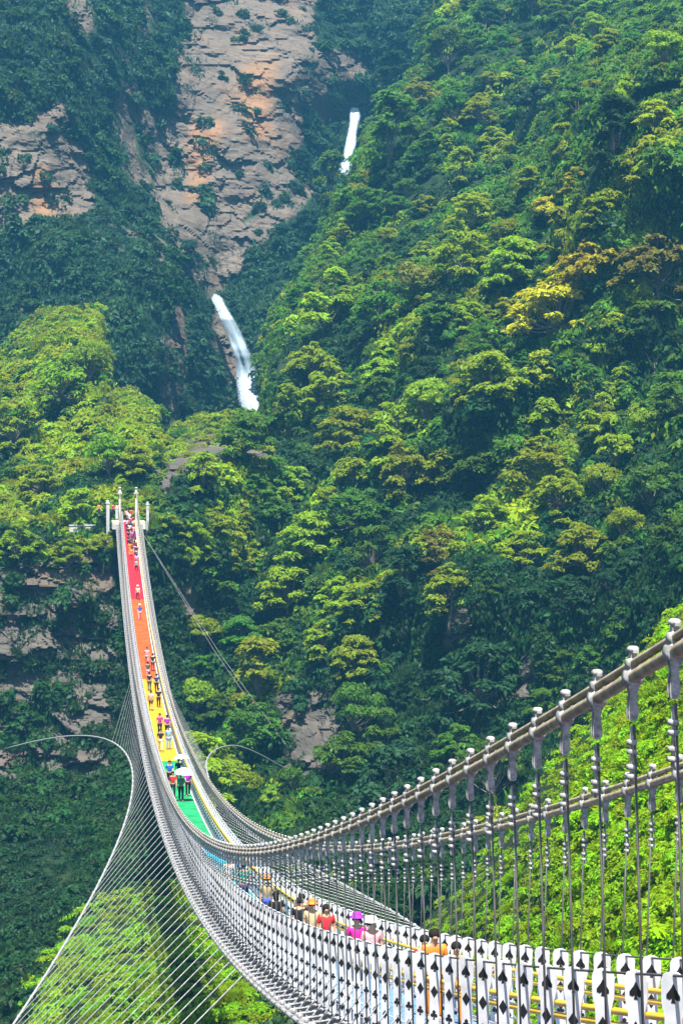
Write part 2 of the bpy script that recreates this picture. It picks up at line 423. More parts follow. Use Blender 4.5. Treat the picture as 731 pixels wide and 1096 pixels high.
# the forested mountain on the right
patch('mountain', [(880, -60, 330), (731, -40, 420), (600, -40, 450), (480, -20, 470), (880, 60, 292), (731, 60, 288), (660, 100, 296), (600, 30, 420), (520, 60, 415), (450, 80, 430),
      (620, 150, 288), (590, 210, 290), (560, 150, 372), (480, 150, 376), (420, 160, 388), (395, 210, 380), (500, 230, 340), (440, 260, 345), (360, 260, 372),
      (540, 270, 292), (480, 320, 292), (400, 320, 322), (340, 320, 345), (320, 400, 312), (380, 400, 298), (460, 420, 272), (560, 380, 268), (650, 300, 264), (731, 250, 264), (880, 250, 268),
      (300, 480, 285), (220, 470, 292), (380, 500, 268), (470, 520, 255), (560, 500, 248), (650, 450, 238), (731, 430, 234), (880, 430, 236),
      (280, 600, 264), (360, 600, 256), (440, 610, 244), (520, 610, 238), (600, 620, 230), (731, 620, 206), (880, 620, 180), (300, 700, 256), (380, 700, 244), (480, 700, 240), (600, 700, 228), (731, 700, 205),
      (300, 800, 240), (335, 780, 236), (400, 800, 230), (500, 800, 222), (620, 800, 210), (300, 900, 220), (420, 900, 205), (560, 900, 196), (420, 1020, 180), (560, 1020, 170), (300, 1020, 185), (880, 850, 170), (880, 1100, 150), (500, 1200, 140)],
      edge=interp_edge([(560, -150), (440, 20), (400, 30), (384, 60), (420, 95), (392, 140), (378, 190), (352, 218), (342, 260), (325, 300), (300, 340), (288, 400), (296, 440), (268, 456), (230, 456), (180, 478), (166, 500), (205, 560), (230, 640), (260, 720), (288, 800), (285, 1100), (290, 1300)][0:0] or
           [(520, -150), (470, 10), (455, 60), (428, 100), (398, 140), (380, 190), (354, 220), (342, 260), (322, 300), (298, 340), (286, 400), (294, 445), (250, 470), (205, 500), (210, 560), (215, 700), (230, 800), (230, 1300)], 'u'), rolls=170.0,
      rocks=[([(290, 735), (372, 735), (368, 835), (300, 850)], 0.75), ([(450, 640), (620, 630), (640, 690), (470, 700)], 0.40), ([(520, 690), (720, 690), (720, 740), (520, 760)], 0.42)],
      amp=(11.0, 3.4), mat='slope', seed=21, bounds=(150, 890, -140, 1290))

# the knoll and cliff that carry the far end of the bridge
patch('hillside', [(-120, 340, 330), (0, 400, 318), (60, 360, 322), (110, 390, 305), (20, 460, 300), (90, 440, 298), (60, 500, 280), (130, 480, 278), (165, 490, 272), (200, 480, 272), (250, 462, 276), (290, 470, 280), (330, 480, 290),
      (60, 548, 262), (110, 545, 256), (140, 545, 257), (165, 540, 258), (210, 530, 258), (260, 530, 266), (20, 600, 250), (80, 620, 251), (140, 600, 253), (200, 620, 255), (260, 640, 262),
      (0, 700, 246), (80, 700, 246), (150, 720, 247), (230, 740, 252), (0, 800, 240), (80, 800, 240), (150, 800, 238), (250, 800, 245), (320, 830, 236), (0, 850, 232), (100, 850, 230), (200, 870, 225), (300, 900, 215),
      (0, 920, 210), (100, 920, 205), (200, 920, 200), (0, 1000, 188), (100, 1000, 165), (200, 1000, 150), (0, 1096, 165), (100, 1090, 138), (200, 1090, 124), (300, 1090, 116), (300, 1000, 150), (400, 1090, 130), (0, 1250, 140), (200, 1250, 100), (400, 1250, 105), (-120, 800, 238), (-120, 1000, 190)],
      edge=interp_edge([(-150, 335), (-60, 370), (0, 405), (40, 372), (62, 350), (85, 354), (104, 362), (112, 392), (118, 455), (140, 452), (168, 472), (174, 506), (182, 494), (212, 484), (235, 484), (285, 486), (298, 500), (310, 560), (330, 700), (900, 900)], 'v'), rolls=30.0,
      rocks=[([(162, 486), (230, 462), (292, 462), (292, 496), (240, 500), (228, 520), (200, 510), (170, 540)], 0.8), ([(-40, 620), (60, 590), (125, 580), (130, 700), (122, 830), (-40, 850)], 0.74),
             ([(180, 560), (215, 600), (215, 700), (190, 700)], 0.55), ([(60, 855), (90, 840), (95, 880), (60, 885)], 0.5), ([(96, 560), (130, 556), (132, 600), (100, 604)], 0.7)],
      amp=(4.0, 1.3), mat='slope', seed=35, bounds=(-140, 420, 330, 1290))

# the sunlit near hill right behind the bridge
patch('hill', [(880, 560, 100), (731, 640, 98), (700, 700, 96), (660, 760, 98), (600, 830, 100), (560, 900, 100), (500, 980, 102), (731, 760, 84), (731, 900, 72), (660, 900, 80), (600, 950, 86), (731, 1020, 64), (600, 1040, 78), (880, 800, 62), (880, 1000, 50), (500, 1060, 92), (450, 1150, 86), (600, 1200, 66), (731, 1200, 54), (400, 1290, 80), (880, 1250, 44)],
      edge=interp_edge([(880, 540), (748, 665), (708, 715), (670, 768), (614, 836), (567, 902), (500, 975), (440, 1050), (380, 1150), (340, 1300)], 'u'), rolls=14.0,
      amp=(2.2, 0.8), mat='slope', seed=52, bounds=(330, 890, 500, 1290))

ZB = np.minimum.reduce([p['D'] for p in PATCH.values()])
WHO = np.argmin(np.stack([p['D'] for p in PATCH.values()]), 0)
NAMES = list(PATCH)

def lookup(u, v):
    i = np.clip(np.rint((np.asarray(v) - VG[0]) / STEP).astype(int), 0, len(VG) - 1)
    j = np.clip(np.rint((np.asarray(u) - UG[0]) / STEP).astype(int), 0, len(UG) - 1)
    return i, j

# ------------------------------------------------------------------ foliage meshes
def leaves(c, a, n, L, W, mats, tone=None, name='foliage', fold=0.12):
    """one bent lozenge per leaf: centre c, long axis a, normal n"""
    c, a, n = (np.asarray(x, float) for x in (c, a, n))
    a = a / (np.linalg.norm(a, axis=1, keepdims=True) + 1e-9)
    n = n - a * (a * n).sum(1, keepdims=True); n /= np.linalg.norm(n, axis=1, keepdims=True) + 1e-9
    s = np.cross(n, a)
    L = np.broadcast_to(np.asarray(L, float), (len(c),))[:, None]; W = np.broadcast_to(np.asarray(W, float), (len(c),))[:, None]
    v = np.stack([c - a * L / 2, c + s * W / 2 + n * W * fold, c + a * L / 2 - n * L * fold, c - s * W / 2 + n * W * fold], 1).reshape(-1, 3)
    f = np.arange(len(v)).reshape(-1, 4)
    if tone is None: tone = RNG.random(len(c))
    return mesh_np(name, v, faces4=f, mats=mats, attrs={'tone': ('FACE', 'FLOAT', np.asarray(tone, np.float32))})

def rdir(n, rng): 
    d = rng.normal(size=(n, 3)); return d / np.linalg.norm(d, axis=1, keepdims=True)

def spray(rng, c, R, n, flat=0.28):
    """a drooping umbrella of leaves about c"""
    th = rng.random(n) * 2 * np.pi; r = R * np.sqrt(rng.random(n)) * (0.85 + 0.3 * np.sin(3 * th + rng.random() * 6))
    rad = np.stack([np.cos(th), np.sin(th), np.zeros(n)], 1)
    p = c + rad * r[:, None]; p[:, 2] += -flat * R * (r / R) ** 2 + rng.normal(0, 0.10, n) * R
    a = rad + rng.normal(0, 0.55, (n, 3)) * np.array([1, 1, 0.45]); a[:, 2] -= 0.35 * r / R
    nn = np.array([0, 0, 1.0]) + rad * 0.35 * (r / R)[:, None] + rng.normal(0, 0.33, (n, 3))
    return p, a, nn

def crown_layered(seed, R=4.0, H=5.0, ns=22, nl=120, ll=0.63):
    rng = np.random.default_rng(seed); C = []; A = []; NN = []; tips = []
    for k in range(ns):
        th = k * 2.4 + rng.random(); q = math.sqrt((k + 0.5) / ns)
        c = np.array([math.cos(th) * R * 0.85 * q, math.sin(th) * R * 0.85 * q, H * (0.75 * (1 - q ** 2) + 0.35 * rng.random() - 0.75 * q * rng.random())])
        r = R * rng.uniform(0.18, 0.40); tips.append(c)
        p, a, n = spray(rng, c, r, int(nl * (r / (0.35 * R)) ** 2)); C.append(p); A.append(a); NN.append(n)
    C, A, NN = map(np.concatenate, (C, A, NN))
    L = ll * rng.uniform(0.65, 1.25, len(C))
    return C, A, NN, L, L * rng.uniform(0.42, 0.6, len(C)), tips

def crown_dome(seed, R=3.4, H=4.4, ns=26, nl=115, ll=0.57):
    rng = np.random.default_rng(seed); C = []; A = []; NN = []; tips = []
    for k in range(ns):
        d = rdir(1, rng)[0]; d[2] = abs(d[2]) * 1.1 - 0.25
        q = rng.uniform(0.55, 0.95); c = d * np.array([R, R, H * 0.62]) * q; c[2] += H * 0.4; tips.append(c)
        r = R * rng.uniform(0.24, 0.40)
        e = rdir(nl, rng); e[:, 2] = np.abs(e[:, 2]) * 1.2 - 0.3
        p = c + e * r * rng.uniform(0.6, 1.05, (nl, 1)) * np.array([1.1, 1.1, 0.75])
        C.append(p); A.append(np.cross(e, rng.normal(size=(nl, 3))) + np.array([0, 0, -0.35])); NN.append(e + np.array([0, 0, 0.5]) + rng.normal(0, 0.35, (nl, 3)))
    C, A, NN = map(np.concatenate, (C, A, NN))
    L = ll * rng.uniform(0.65, 1.25, len(C))
    return C, A, NN, L, L * rng.uniform(0.45, 0.62, len(C)), tips

def crown_tall(seed):
    rng = np.random.default_rng(seed); C = []; A = []; NN = []; tips = []
    for k in range(16):
        z = rng.uniform(0, 5.8); rr = 2.5 * (1 - (z / 7.0) ** 2) * rng.uniform(0.4, 1.0); th = rng.random() * 6.28
        c = np.array([math.cos(th) * rr, math.sin(th) * rr, z]); tips.append(c)
        p, a, n = spray(rng, c, rng.uniform(0.9, 1.6), 110, 0.45); C.append(p); A.append(a); NN.append(n)
    C, A, NN = map(np.concatenate, (C, A, NN)); L = 0.66 * rng.uniform(0.65, 1.25, len(C))
    return C, A, NN, L, L * 0.52, tips

def trunk_mesh(name, tips, h, seed, r0=0.22):
    rng = random.Random(seed); mb = MB()
    b = Vector((rng.uniform(-.3, .3), rng.uniform(-.3, .3), 0)); k1 = Vector((rng.uniform(-.4, .4), rng.uniform(-.4, .4), h * 0.55)); top = Vector((rng.uniform(-.3, .3), rng.uniform(-.3, .3), h))
    mb.tube([b - Vector((0, 0, 1.2)), b, k1, top, top + Vector((0, 0, h * 0.22))], [r0 * 1.4, r0 * 1.15, r0 * .85, r0 * .6, r0 * .25], 7)
    for t in tips:
        tip = Vector(t) + Vector((0, 0, h)); s = k1.lerp(top, rng.uniform(0.2, 1.0)); mid = s.lerp(tip, 0.55) + Vector((0, 0, -0.25))
        mb.tube([s, mid, tip], [r0 * .38, r0 * .25, r0 * .09], 5, caps=False)
    return mb.mesh(name, M['bark'])

TREES = {'layered': [], 'dome': [], 'tall': []}
for k in range(5):
    C, A, NN, L, W, tips = crown_layered(100 + k, 4.0 + 0.3 * (k % 3), 4.6 + 0.8 * (k % 2), 26 + 2 * k, 140)
    h = 2.6 + 0.4 * k
    TREES['layered'].append((leaves(C + np.array([0, 0, h]), A, NN, L, W, [M['leaf_mid']], name='crown'), trunk_mesh('trunk', tips, h, 100 + k)))
for k in range(4):
    C, A, NN, L, W, tips = crown_dome(200 + k, 3.3 + 0.25 * k, 4.2 + 0.4 * k, 20 + 2 * k)
    h = 2.2 + 0.3 * k
    TREES['dome'].append((leaves(C + np.array([0, 0, h]), A, NN, L, W, [M['leaf_mid']], name='crown'), trunk_mesh('trunk', tips, h, 200 + k)))
for k in range(3):
    C, A, NN, L, W, tips = crown_tall(300 + k)
    h = 3.0
    TREES['tall'].append((leaves(C + np.array([0, 0, h]), A, NN, L, W, [M['leaf_mid']], name='crown'), trunk_mesh('trunk', tips, h, 300 + k)))

def set_obj_mat(o, m):
    o.material_slots[0].link = 'OBJECT'; o.material_slots[0].material = m

TREE_N = 0
def plant_tree(u, v, kind, mat, scale, label, group, cat='tree', sink=0.0, name='broadleaf_tree'):
    global TREE_N
    i, j = lookup(u, v); p = PATCH[NAMES[WHO[i, j]]]['P'][i, j]
    cm, tm = random.choice(TREES[kind])
    e = empty(name, (p[0], p[1], p[2] - sink * scale), random.random() * 6.28); e.scale = (scale, scale, scale * random.uniform(0.9, 1.15))
    e.rotation_euler = (random.uniform(-.09, .09), random.uniform(-.09, .09), random.random() * 6.28)
    tag(e, label, cat, group)
    c = link('crown', cm, e); set_obj_mat(c, M[mat]); link('trunk', tm, e); TREE_N += 1
    return e

# ------------------------------------------------------------------ undergrowth as instanced clumps (stuff)
def clump_dome(seed, n=150, ll=0.36, squash=0.7):
    rng = np.random.default_rng(seed); e = rdir(n, rng); e[:, 2] = np.abs(e[:, 2])
    lump = 0.75 + 0.25 * np.sin(e[:, 0] * 5 + seed) * np.cos(e[:, 1] * 4.3 + seed * 2)
    p = e * (lump * rng.uniform(0.72, 1.08, n))[:, None]; p[:, 2] *= squash
    a = np.cross(e, rng.normal(size=(n, 3))) + np.array([0, 0, -0.5]); nn = e + np.array([0, 0, 0.55]) + rng.normal(0, 0.35, (n, 3))
    L = ll * rng.uniform(0.6, 1.3, n); return leaves(p, a, nn, L, L * 0.55, [], name='clump')
def clump_spray(seed, ns=4, n=52, ll=0.36):
    rng = np.random.default_rng(seed); C = []; A = []; NN = []
    for k in range(ns):
        th = rng.random() * 6.28; r = rng.uniform(0, 0.75)
        p, a, m = spray(rng, np.array([math.cos(th) * r, math.sin(th) * r, rng.uniform(0.1, 0.9)]), rng.uniform(0.4, 0.7), n); C.append(p); A.append(a); NN.append(m)
    C, A, NN = map(np.concatenate, (C, A, NN)); L = ll * rng.uniform(0.6, 1.3, len(C)); return leaves(C, A, NN, L, L * 0.5, [], name='clump')
def clump_hang(seed, n=150, ll=0.34):
    """creepers hanging down a steep face"""
    rng = np.random.default_rng(seed); p = np.stack([rng.normal(0, 0.55, n), rng.normal(0, 0.45, n), rng.uniform(-1.6, 0.7, n)], 1)
    a = np.stack([rng.normal(0, 0.35, n), rng.normal(0, 0.35, n), -np.ones(n)], 1); nn = rdir(n, rng) * 0.6 + np.array([0, -0.6, 0.7])
    L = ll * rng.uniform(0.6, 1.3, n); return leaves(p, a, nn, L, L * 0.5, [], name='clump')
def clump_grass(seed, n=120):
    rng = np.random.default_rng(seed); th = rng.random(n) * 6.28; r = rng.uniform(0, 0.7, n)
    rad = np.stack([np.cos(th), np.sin(th), np.zeros(n)], 1); p = rad * r[:, None] + np.array([0, 0, 0.35])
    a = rad * 0.7 + np.array([0, 0, 0.9]) + rng.normal(0, 0.25, (n, 3)); nn = rad + rng.normal(0, 0.3, (n, 3)) + np.array([0, 0, 0.6])
    L = rng.uniform(0.5, 1.1, n); return leaves(p, a, nn, L, 0.09, [], name='clump')

def make_clumps(mat, tag_, fine=1.0):
    c = bpy.data.collections.new('clumps_' + tag_); n = int(150 / fine ** 1.3)
    ms = [clump_dome(1, n, 0.36 * fine), clump_dome(2, n, 0.42 * fine, 0.9), clump_spray(3, 4, int(n / 3), 0.38 * fine), clump_spray(4, 5, int(n / 3), 0.34 * fine), clump_hang(5, n, 0.36 * fine), clump_hang(6, n, 0.3 * fine), clump_grass(7, n)]
    for k, me in enumerate(ms):
        me.materials.append(M[mat]); o = bpy.data.objects.new('clump_%d' % k, me); c.objects.link(o)
    return c

def scatter(name, coll, P, rot, scl, idx, tint, label=None):
    v = np.asarray(P, np.float32)
    me = bpy.data.meshes.new(name); me.vertices.add(len(v)); me.vertices.foreach_set('co', v.ravel())
    for k, typ, arr, f in (('rot', 'FLOAT_VECTOR', rot, 'vector'), ('scl', 'FLOAT', scl, 'value'), ('idx', 'INT', idx, 'value'), ('tint', 'FLOAT', tint, 'value')):
        a = me.attributes.new(k, typ, 'POINT'); a.data.foreach_set(f, np.asarray(arr, np.int32 if typ == 'INT' else np.float32).ravel())
    o = link(name, me); tag(o, kind='stuff')
    g = bpy.data.node_groups.new('scatter_' + name, 'GeometryNodeTree')
    g.interface.new_socket('Geometry', in_out='INPUT', socket_type='NodeSocketGeometry'); g.interface.new_socket('Geometry', in_out='OUTPUT', socket_type='NodeSocketGeometry')
    gi = g.nodes.new('NodeGroupInput'); go = g.nodes.new('NodeGroupOutput')
    ip = g.nodes.new('GeometryNodeInstanceOnPoints'); ci = g.nodes.new('GeometryNodeCollectionInfo')
    ci.inputs['Collection'].default_value = coll; ci.inputs['Separate Children'].default_value = True; ci.inputs['Reset Children'].default_value = True
    def attr(nm, typ):
        n = g.nodes.new('GeometryNodeInputNamedAttribute'); n.data_type = typ; n.inputs['Name'].default_value = nm; return n.outputs[0]
    er = g.nodes.new('FunctionNodeEulerToRotation')
    L = g.links.new
    L(gi.outputs[0], ip.inputs['Points']); L(ci.outputs[0], ip.inputs['Instance']); ip.inputs['Pick Instance'].default_value = True
    L(attr('idx', 'INT'), ip.inputs['Instance Index']); L(attr('rot', 'FLOAT_VECTOR'), er.inputs[0]); L(er.outputs[0], ip.inputs['Rotation']); L(attr('scl', 'FLOAT'), ip.inputs['Scale'])
    L(ip.outputs[0], go.inputs[0])
    md = o.modifiers.new('scatter', 'NODES'); md.node_group = g
    return o

# patch normals, for leaning the clumps out of steep faces
for nm, p in PATCH.items():
    du = np.gradient(p['P'], axis=1); dv = np.gradient(p['P'], axis=0)
    n = np.cross(dv, du); n /= np.linalg.norm(n, axis=-1, keepdims=True) + 1e-9
    n *= -np.sign((n * (p['P'] - CAM)).sum(-1, keepdims=True)); p['N'] = n

def cover(name, coll, patchname, region, spacing, smin, smax, weights, tintf, rockmax=0.5, seed=5, holes=(), vis=True, sel=None, onrock=0.07, steep=0.0):
    rng = np.random.default_rng(seed)
    u0, u1, v0, v1 = region
    us = np.arange(u0, u1, spacing); vs = np.arange(v0, v1, spacing)
    u, v = np.meshgrid(us, vs); u = (u + rng.uniform(-.5, .5, u.shape) * spacing).ravel(); v = (v + rng.uniform(-.5, .5, v.shape) * spacing).ravel()
    i, j = lookup(u, v); p = PATCH[patchname]; k = NAMES.index(patchname)
    d = p['D'][i, j]
    ok = (d < 1e5)
    if vis: ok &= d < ZB[i, j] + 8
    ok &= (p['rock'][i, j] < rockmax * rng.uniform(0.6, 1.4, len(u))) | (rng.random(len(u)) < onrock)
    for poly in holes: ok &= polymask(poly)[i, j] < 0.5
    if steep:
        ga, gb = np.gradient(p['D']); gr = np.hypot(ga, gb); ok &= (gr[i, j] > steep) & (gr[i, j] < 1e3)
    u, v, i, j, d = u[ok], v[ok], i[ok], j[ok], d[ok]
    fu = np.clip((u - UG[0]) / STEP, 0, len(UG) - 1.001); fv = np.clip((v - VG[0]) / STEP, 0, len(VG) - 1.001); a, b = fv.astype(int), fu.astype(int); ta, tb = fv - a, fu - b
    q4 = [np.where(p['D'][a + x, b + y] < 1e5, p['D'][a + x, b + y], d) for x, y in ((0, 0), (1, 0), (0, 1), (1, 1))]
    d = (q4[0] * (1 - ta) + q4[1] * ta) * (1 - tb) + (q4[2] * (1 - ta) + q4[3] * ta) * tb
    P = unproj(u, v, d); nrm = p['N'][i, j]
    if sel is not None:
        m = sel(fbm(P / 9.0, 3, 77) + rng.normal(0, 0.15, len(u))); u, v, P, nrm = u[m], v[m], P[m], nrm[m]
    P = P - nrm * 0.15
    n = len(u)
    big = fbm(P / 12.0, 3, seed + 3)
    s = rng.uniform(smin, smax, n) * (1 + 0.35 * big)
    idx = rng.choice(7, n, p=np.array(weights) / sum(weights))
    yaw = rng.random(n) * 6.28
    lean = rng.uniform(0.2, 0.65, n)
    ax = np.stack([nrm[:, 0], nrm[:, 1], nrm[:, 2]], 1) * lean[:, None] + np.array([0, 0, 1.0]) * (1 - lean)[:, None]
    ax /= np.linalg.norm(ax, axis=1, keepdims=True)
    hang = (idx >= 4) & (idx <= 5)
    rot = np.zeros((n, 3))
    for q in range(n):
        z = Vector((0, 0, 1)) if hang[q] else Vector(ax[q])
        yq = math.atan2(nrm[q, 0], -nrm[q, 1]) if hang[q] else yaw[q]
        rot[q] = (z.to_track_quat('Z', 'Y').to_matrix() @ Matrix.Rotation(yq, 3, 'Z')).to_euler()
    tint = np.clip(tintf(u, v, P, big) + rng.normal(0, 0.08, n), 0, 1)
    return scatter(name, coll, P, rot, s, idx, tint)

K_bright = make_clumps('leaf_bright', 'bright'); K_mid = make_clumps('leaf_mid', 'mid'); K_dark = make_clumps('leaf_dark', 'dark'); K_blue = make_clumps('leaf_blue', 'blue')
K_fresh = make_clumps('leaf_fresh', 'fresh', 0.62)

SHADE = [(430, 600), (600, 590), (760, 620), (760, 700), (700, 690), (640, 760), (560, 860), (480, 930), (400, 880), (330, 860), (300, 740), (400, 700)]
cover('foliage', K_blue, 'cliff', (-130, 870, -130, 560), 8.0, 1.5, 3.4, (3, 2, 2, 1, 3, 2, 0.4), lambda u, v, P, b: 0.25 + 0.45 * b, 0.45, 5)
cover('foliage', K_dark, 'cliff', (-130, 870, -130, 560), 20.0, 1.4, 3.6, (2, 2, 3, 3, 0.5, 0.5, 0.6), lambda u, v, P, b: 0.15 + 0.3 * b, 0.6, 25)
for kk, sl_, t0 in ((K_dark, lambda b: b < -0.05, 0.25), (K_mid, lambda b: (b >= -0.05) & (b < 0.42), 0.35), (K_bright, lambda b: b >= 0.42, 0.15)):  # contrast painted by leaf colour: dark clumps as shaded gullies, bright as lit tops
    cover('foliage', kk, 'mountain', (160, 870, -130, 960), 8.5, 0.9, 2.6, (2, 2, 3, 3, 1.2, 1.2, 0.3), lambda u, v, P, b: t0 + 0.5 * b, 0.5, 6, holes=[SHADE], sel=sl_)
cover('foliage', K_dark, 'mountain', (250, 870, 580, 1010), 8.0, 0.9, 2.0, (2, 2, 1, 1, 3, 3, 0.5), lambda u, v, P, b: 0.2 + 0.3 * b, 0.5, 7)  # shade of the mountain foot put into the colour with dark clumps
for kk, sl_ in ((K_bright, lambda b: b > -0.02), (K_mid, lambda b: (b <= -0.02) & (b > -0.3)), (K_dark, lambda b: b <= -0.3)):  # shaded gaps between the shrub mounds painted with darker clumps
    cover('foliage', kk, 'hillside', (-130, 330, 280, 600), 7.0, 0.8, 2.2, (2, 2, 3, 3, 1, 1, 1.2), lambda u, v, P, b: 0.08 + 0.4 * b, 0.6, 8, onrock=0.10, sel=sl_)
cover('foliage', K_dark, 'hillside', (-130, 430, 570, 1250), 8.0, 1.0, 2.1, (2, 2, 2, 2, 2.5, 2.5, 0.5), lambda u, v, P, b: 0.2 + 0.35 * b, 0.5, 9, onrock=0.20, holes=[[(60, 1010), (120, 960), (200, 940), (280, 960), (300, 1130), (20, 1140)]])
cover('foliage', K_fresh, 'hillside', (30, 380, 930, 1150), 9.0, 0.5, 1.25, (2, 2, 3, 3, 0.5, 0.5, 2), lambda u, v, P, b: 0.35 + 0.4 * b, 0.6, 10, holes=[[(-200, 900), (200, 930), (90, 970), (40, 1040), (0, 1140), (-200, 1140)]])
cover('foliage', K_fresh, 'hill', (380, 880, 560, 1260), 9.0, 0.45, 1.05, (3, 2, 3, 3, 0.4, 0.4, 0.6), lambda u, v, P, b: 0.5 + 0.5 * b, 0.6, 11)

# ------------------------------------------------------------------ individual trees
def zone_label(u, v, kind, mat):
    adj = {'leaf_bright': 'bright green', 'leaf_mid': 'green', 'leaf_dark': 'dark green', 'leaf_yellow': 'yellow flowering', 'leaf_bloom': 'yellow green blooming', 'leaf_olive': 'olive green', 'leaf_blue': 'blue green', 'leaf_fresh': 'light green'}[mat]
    shp = {'layered': 'layered tree', 'dome': 'bushy tree', 'tall': 'narrow tree'}[kind]
    if u < 175 and v < 330: wh = 'high on the cliff left of the big rock face'
    elif u < 175 and v < 500: wh = 'on the sunlit knoll above the far bridge end'
    elif u < 175 and v < 660: wh = 'at the cliff edge beside the far bridge end'
    elif u < 330 and v < 560: wh = 'on the rocky knoll below the lower waterfall'
    elif u < 330 and v < 700: wh = 'on the cliff right of the red and orange deck'
    elif u < 340: wh = 'in the gorge beside the yellow and green deck'
    elif v < 110: wh = 'on the hazy ridge at the top of the mountain'
    elif v < 260: wh = 'on the upper mountain right of the upper waterfall' if u < 560 else 'on the upper sunlit ridge at the right edge'
    elif v < 430: wh = 'on the mountain level with the lower waterfall' if u < 520 else 'around the yellow trees on the right mountain'
    elif v < 600: wh = 'halfway up the mountain right of the bridge end' if u < 520 else 'on the middle slope below the yellow trees'
    else: wh = 'low on the shaded mountain foot behind the cables'
    return '%s %s %s' % (adj, shp, wh), 'trees %s' % wh

cover('foliage', K_bright, 'hillside', (-60, 330, 280, 500), 4.0, 0.9, 1.8, (2, 2, 3, 3, 0.5, 0.5, 1), lambda u, v, P, b: 0.1 + 0.4 * b, 0.45, 28, steep=1.3)
cover('foliage', K_mid, 'mountain', (160, 870, -130, 560), 4.5, 1.2, 2.4, (2, 2, 3, 3, 0.5, 0.5, 0.2), lambda u, v, P, b: 0.3 + 0.5 * b, 0.7, 29, steep=2.2)
cover('foliage', K_bright, 'hillside', (160, 300, 458, 505), 9.0, 0.5, 1.2, (2, 2, 3, 3, 2, 2, 2), lambda u, v, P, b: 0.1 + 0.3 * b, 9.0, 41)
SPOTS = []
def far_enough(u, v, r):
    return all((u - a) ** 2 + (v - b) ** 2 > ((r + c) * 0.5) ** 2 for a, b, c in SPOTS)

def put(u, v, kind, mat, dpx, label=None, group=None, cat='tree', sink=1.3):
    i, j = lookup(u, v); d = ZB[i, j]
    if d > 1e5: return
    R = {'layered': 8.2, 'dome': 8.0, 'tall': 6.0}[kind]
    sc = dpx / (FPX / d) / R
    SPOTS.append((u, v, dpx * 0.72))
    l, g = zone_label(u, v, kind, mat)
    nm = {'leaf_yellow': 'flowering_tree'}.get(mat, 'broadleaf_tree')
    plant_tree(u, v, kind, mat, sc, label or l, group or g, cat, sink, nm)

put(598, 372, 'layered', 'leaf_yellow', 108, 'largest yellow flowering tree on the right mountain', None)
put(634, 322, 'layered', 'leaf_yellow', 74, 'yellow flowering tree just above the largest yellow tree', None)
put(588, 238, 'dome', 'leaf_yellow', 52, 'yellow topped bushy tree under the dark upper ridge', None)
put(700, 330, 'layered', 'leaf_olive', 92, 'big olive tree at the right edge beside the yellow trees', None)
put(712, 235, 'dome', 'leaf_olive', 70, 'olive topped tree above the big olive tree', None)
put(468, 612, 'layered', 'leaf_olive', 56, 'olive spreading tree over the shaded foot of the mountain', None)
put(448, 120, 'layered', 'leaf_olive', 44, 'pale olive tree on the hazy ridge right of the upper waterfall', None)
put(440, 690, 'layered', 'leaf_olive', 34, 'small olive tree at the top of the dark shaded wall', None)
put(655, 190, 'tall', 'leaf_dark', 70, 'dark tree wrapped in creepers standing on the upper right ridge', None)
put(575, 130, 'dome', 'leaf_blue', 64, 'rounded blue green tree on the hazy second ridge', None)
for (u, v, s, t) in ((618, 205, 46, 'small yellow green blooming tree high on the ridge above the yellow trees'), (690, 200, 50, 'yellow green blooming tree on the ridge near the top right edge'), (582, 415, 48, 'yellow green blooming tree just below the largest yellow tree'), (655, 372, 44, 'yellow green blooming tree right of the largest yellow tree'), (545, 350, 40, 'small yellow green blooming tree left of the yellow trees'), (700, 150, 44, 'highest yellow green blooming tree near the right edge')):
    put(u, v, 'layered', 'leaf_bloom', s, t)
for (u, v, s) in ((60, 430, 70), (20, 470, 60), (95, 400, 52), (120, 500, 56), (40, 520, 58), (85, 545, 50), (150, 500, 46), (15, 590, 56), (70, 598, 50), (110, 590, 40)):
    put(u + random.uniform(-4, 4), v + 12, random.choice(['layered', 'layered', 'dome']), random.choice(['leaf_bright', 'leaf_bright', 'leaf_fresh']), s)
for (u, v, s) in ((296, 505, 32), (205, 585, 40), (182, 570, 34), (215, 690, 46), (222, 720, 38), (210, 762, 44), (232, 775, 50), (245, 835, 42), (262, 845, 36), (235, 820, 34), (290, 560, 44)):
    put(u, v + 8, random.choice(['layered', 'layered', 'dome']), random.choice(['leaf_bright', 'leaf_bright', 'leaf_mid']), s)
for (u, v, s) in ((430, 480, 74), (520, 520, 76), (580, 525, 84), (620, 600, 70), (480, 640, 66), (520, 560, 70), (560, 600, 62), (330, 590, 70), (310, 650, 66), (370, 640, 62), (300, 690, 60), (385, 710, 56), (350, 420, 66), (420, 400, 64), (330, 400, 54), (440, 520, 60), (600, 545, 70), (270, 600, 50), (350, 690, 50), (500, 290, 64), (510, 240, 60), (395, 650, 58)):
    put(u + random.uniform(-5, 5), v + random.uniform(-5, 5) + 14, 'layered', random.choice(['leaf_bright', 'leaf_bright', 'leaf_mid']), s)

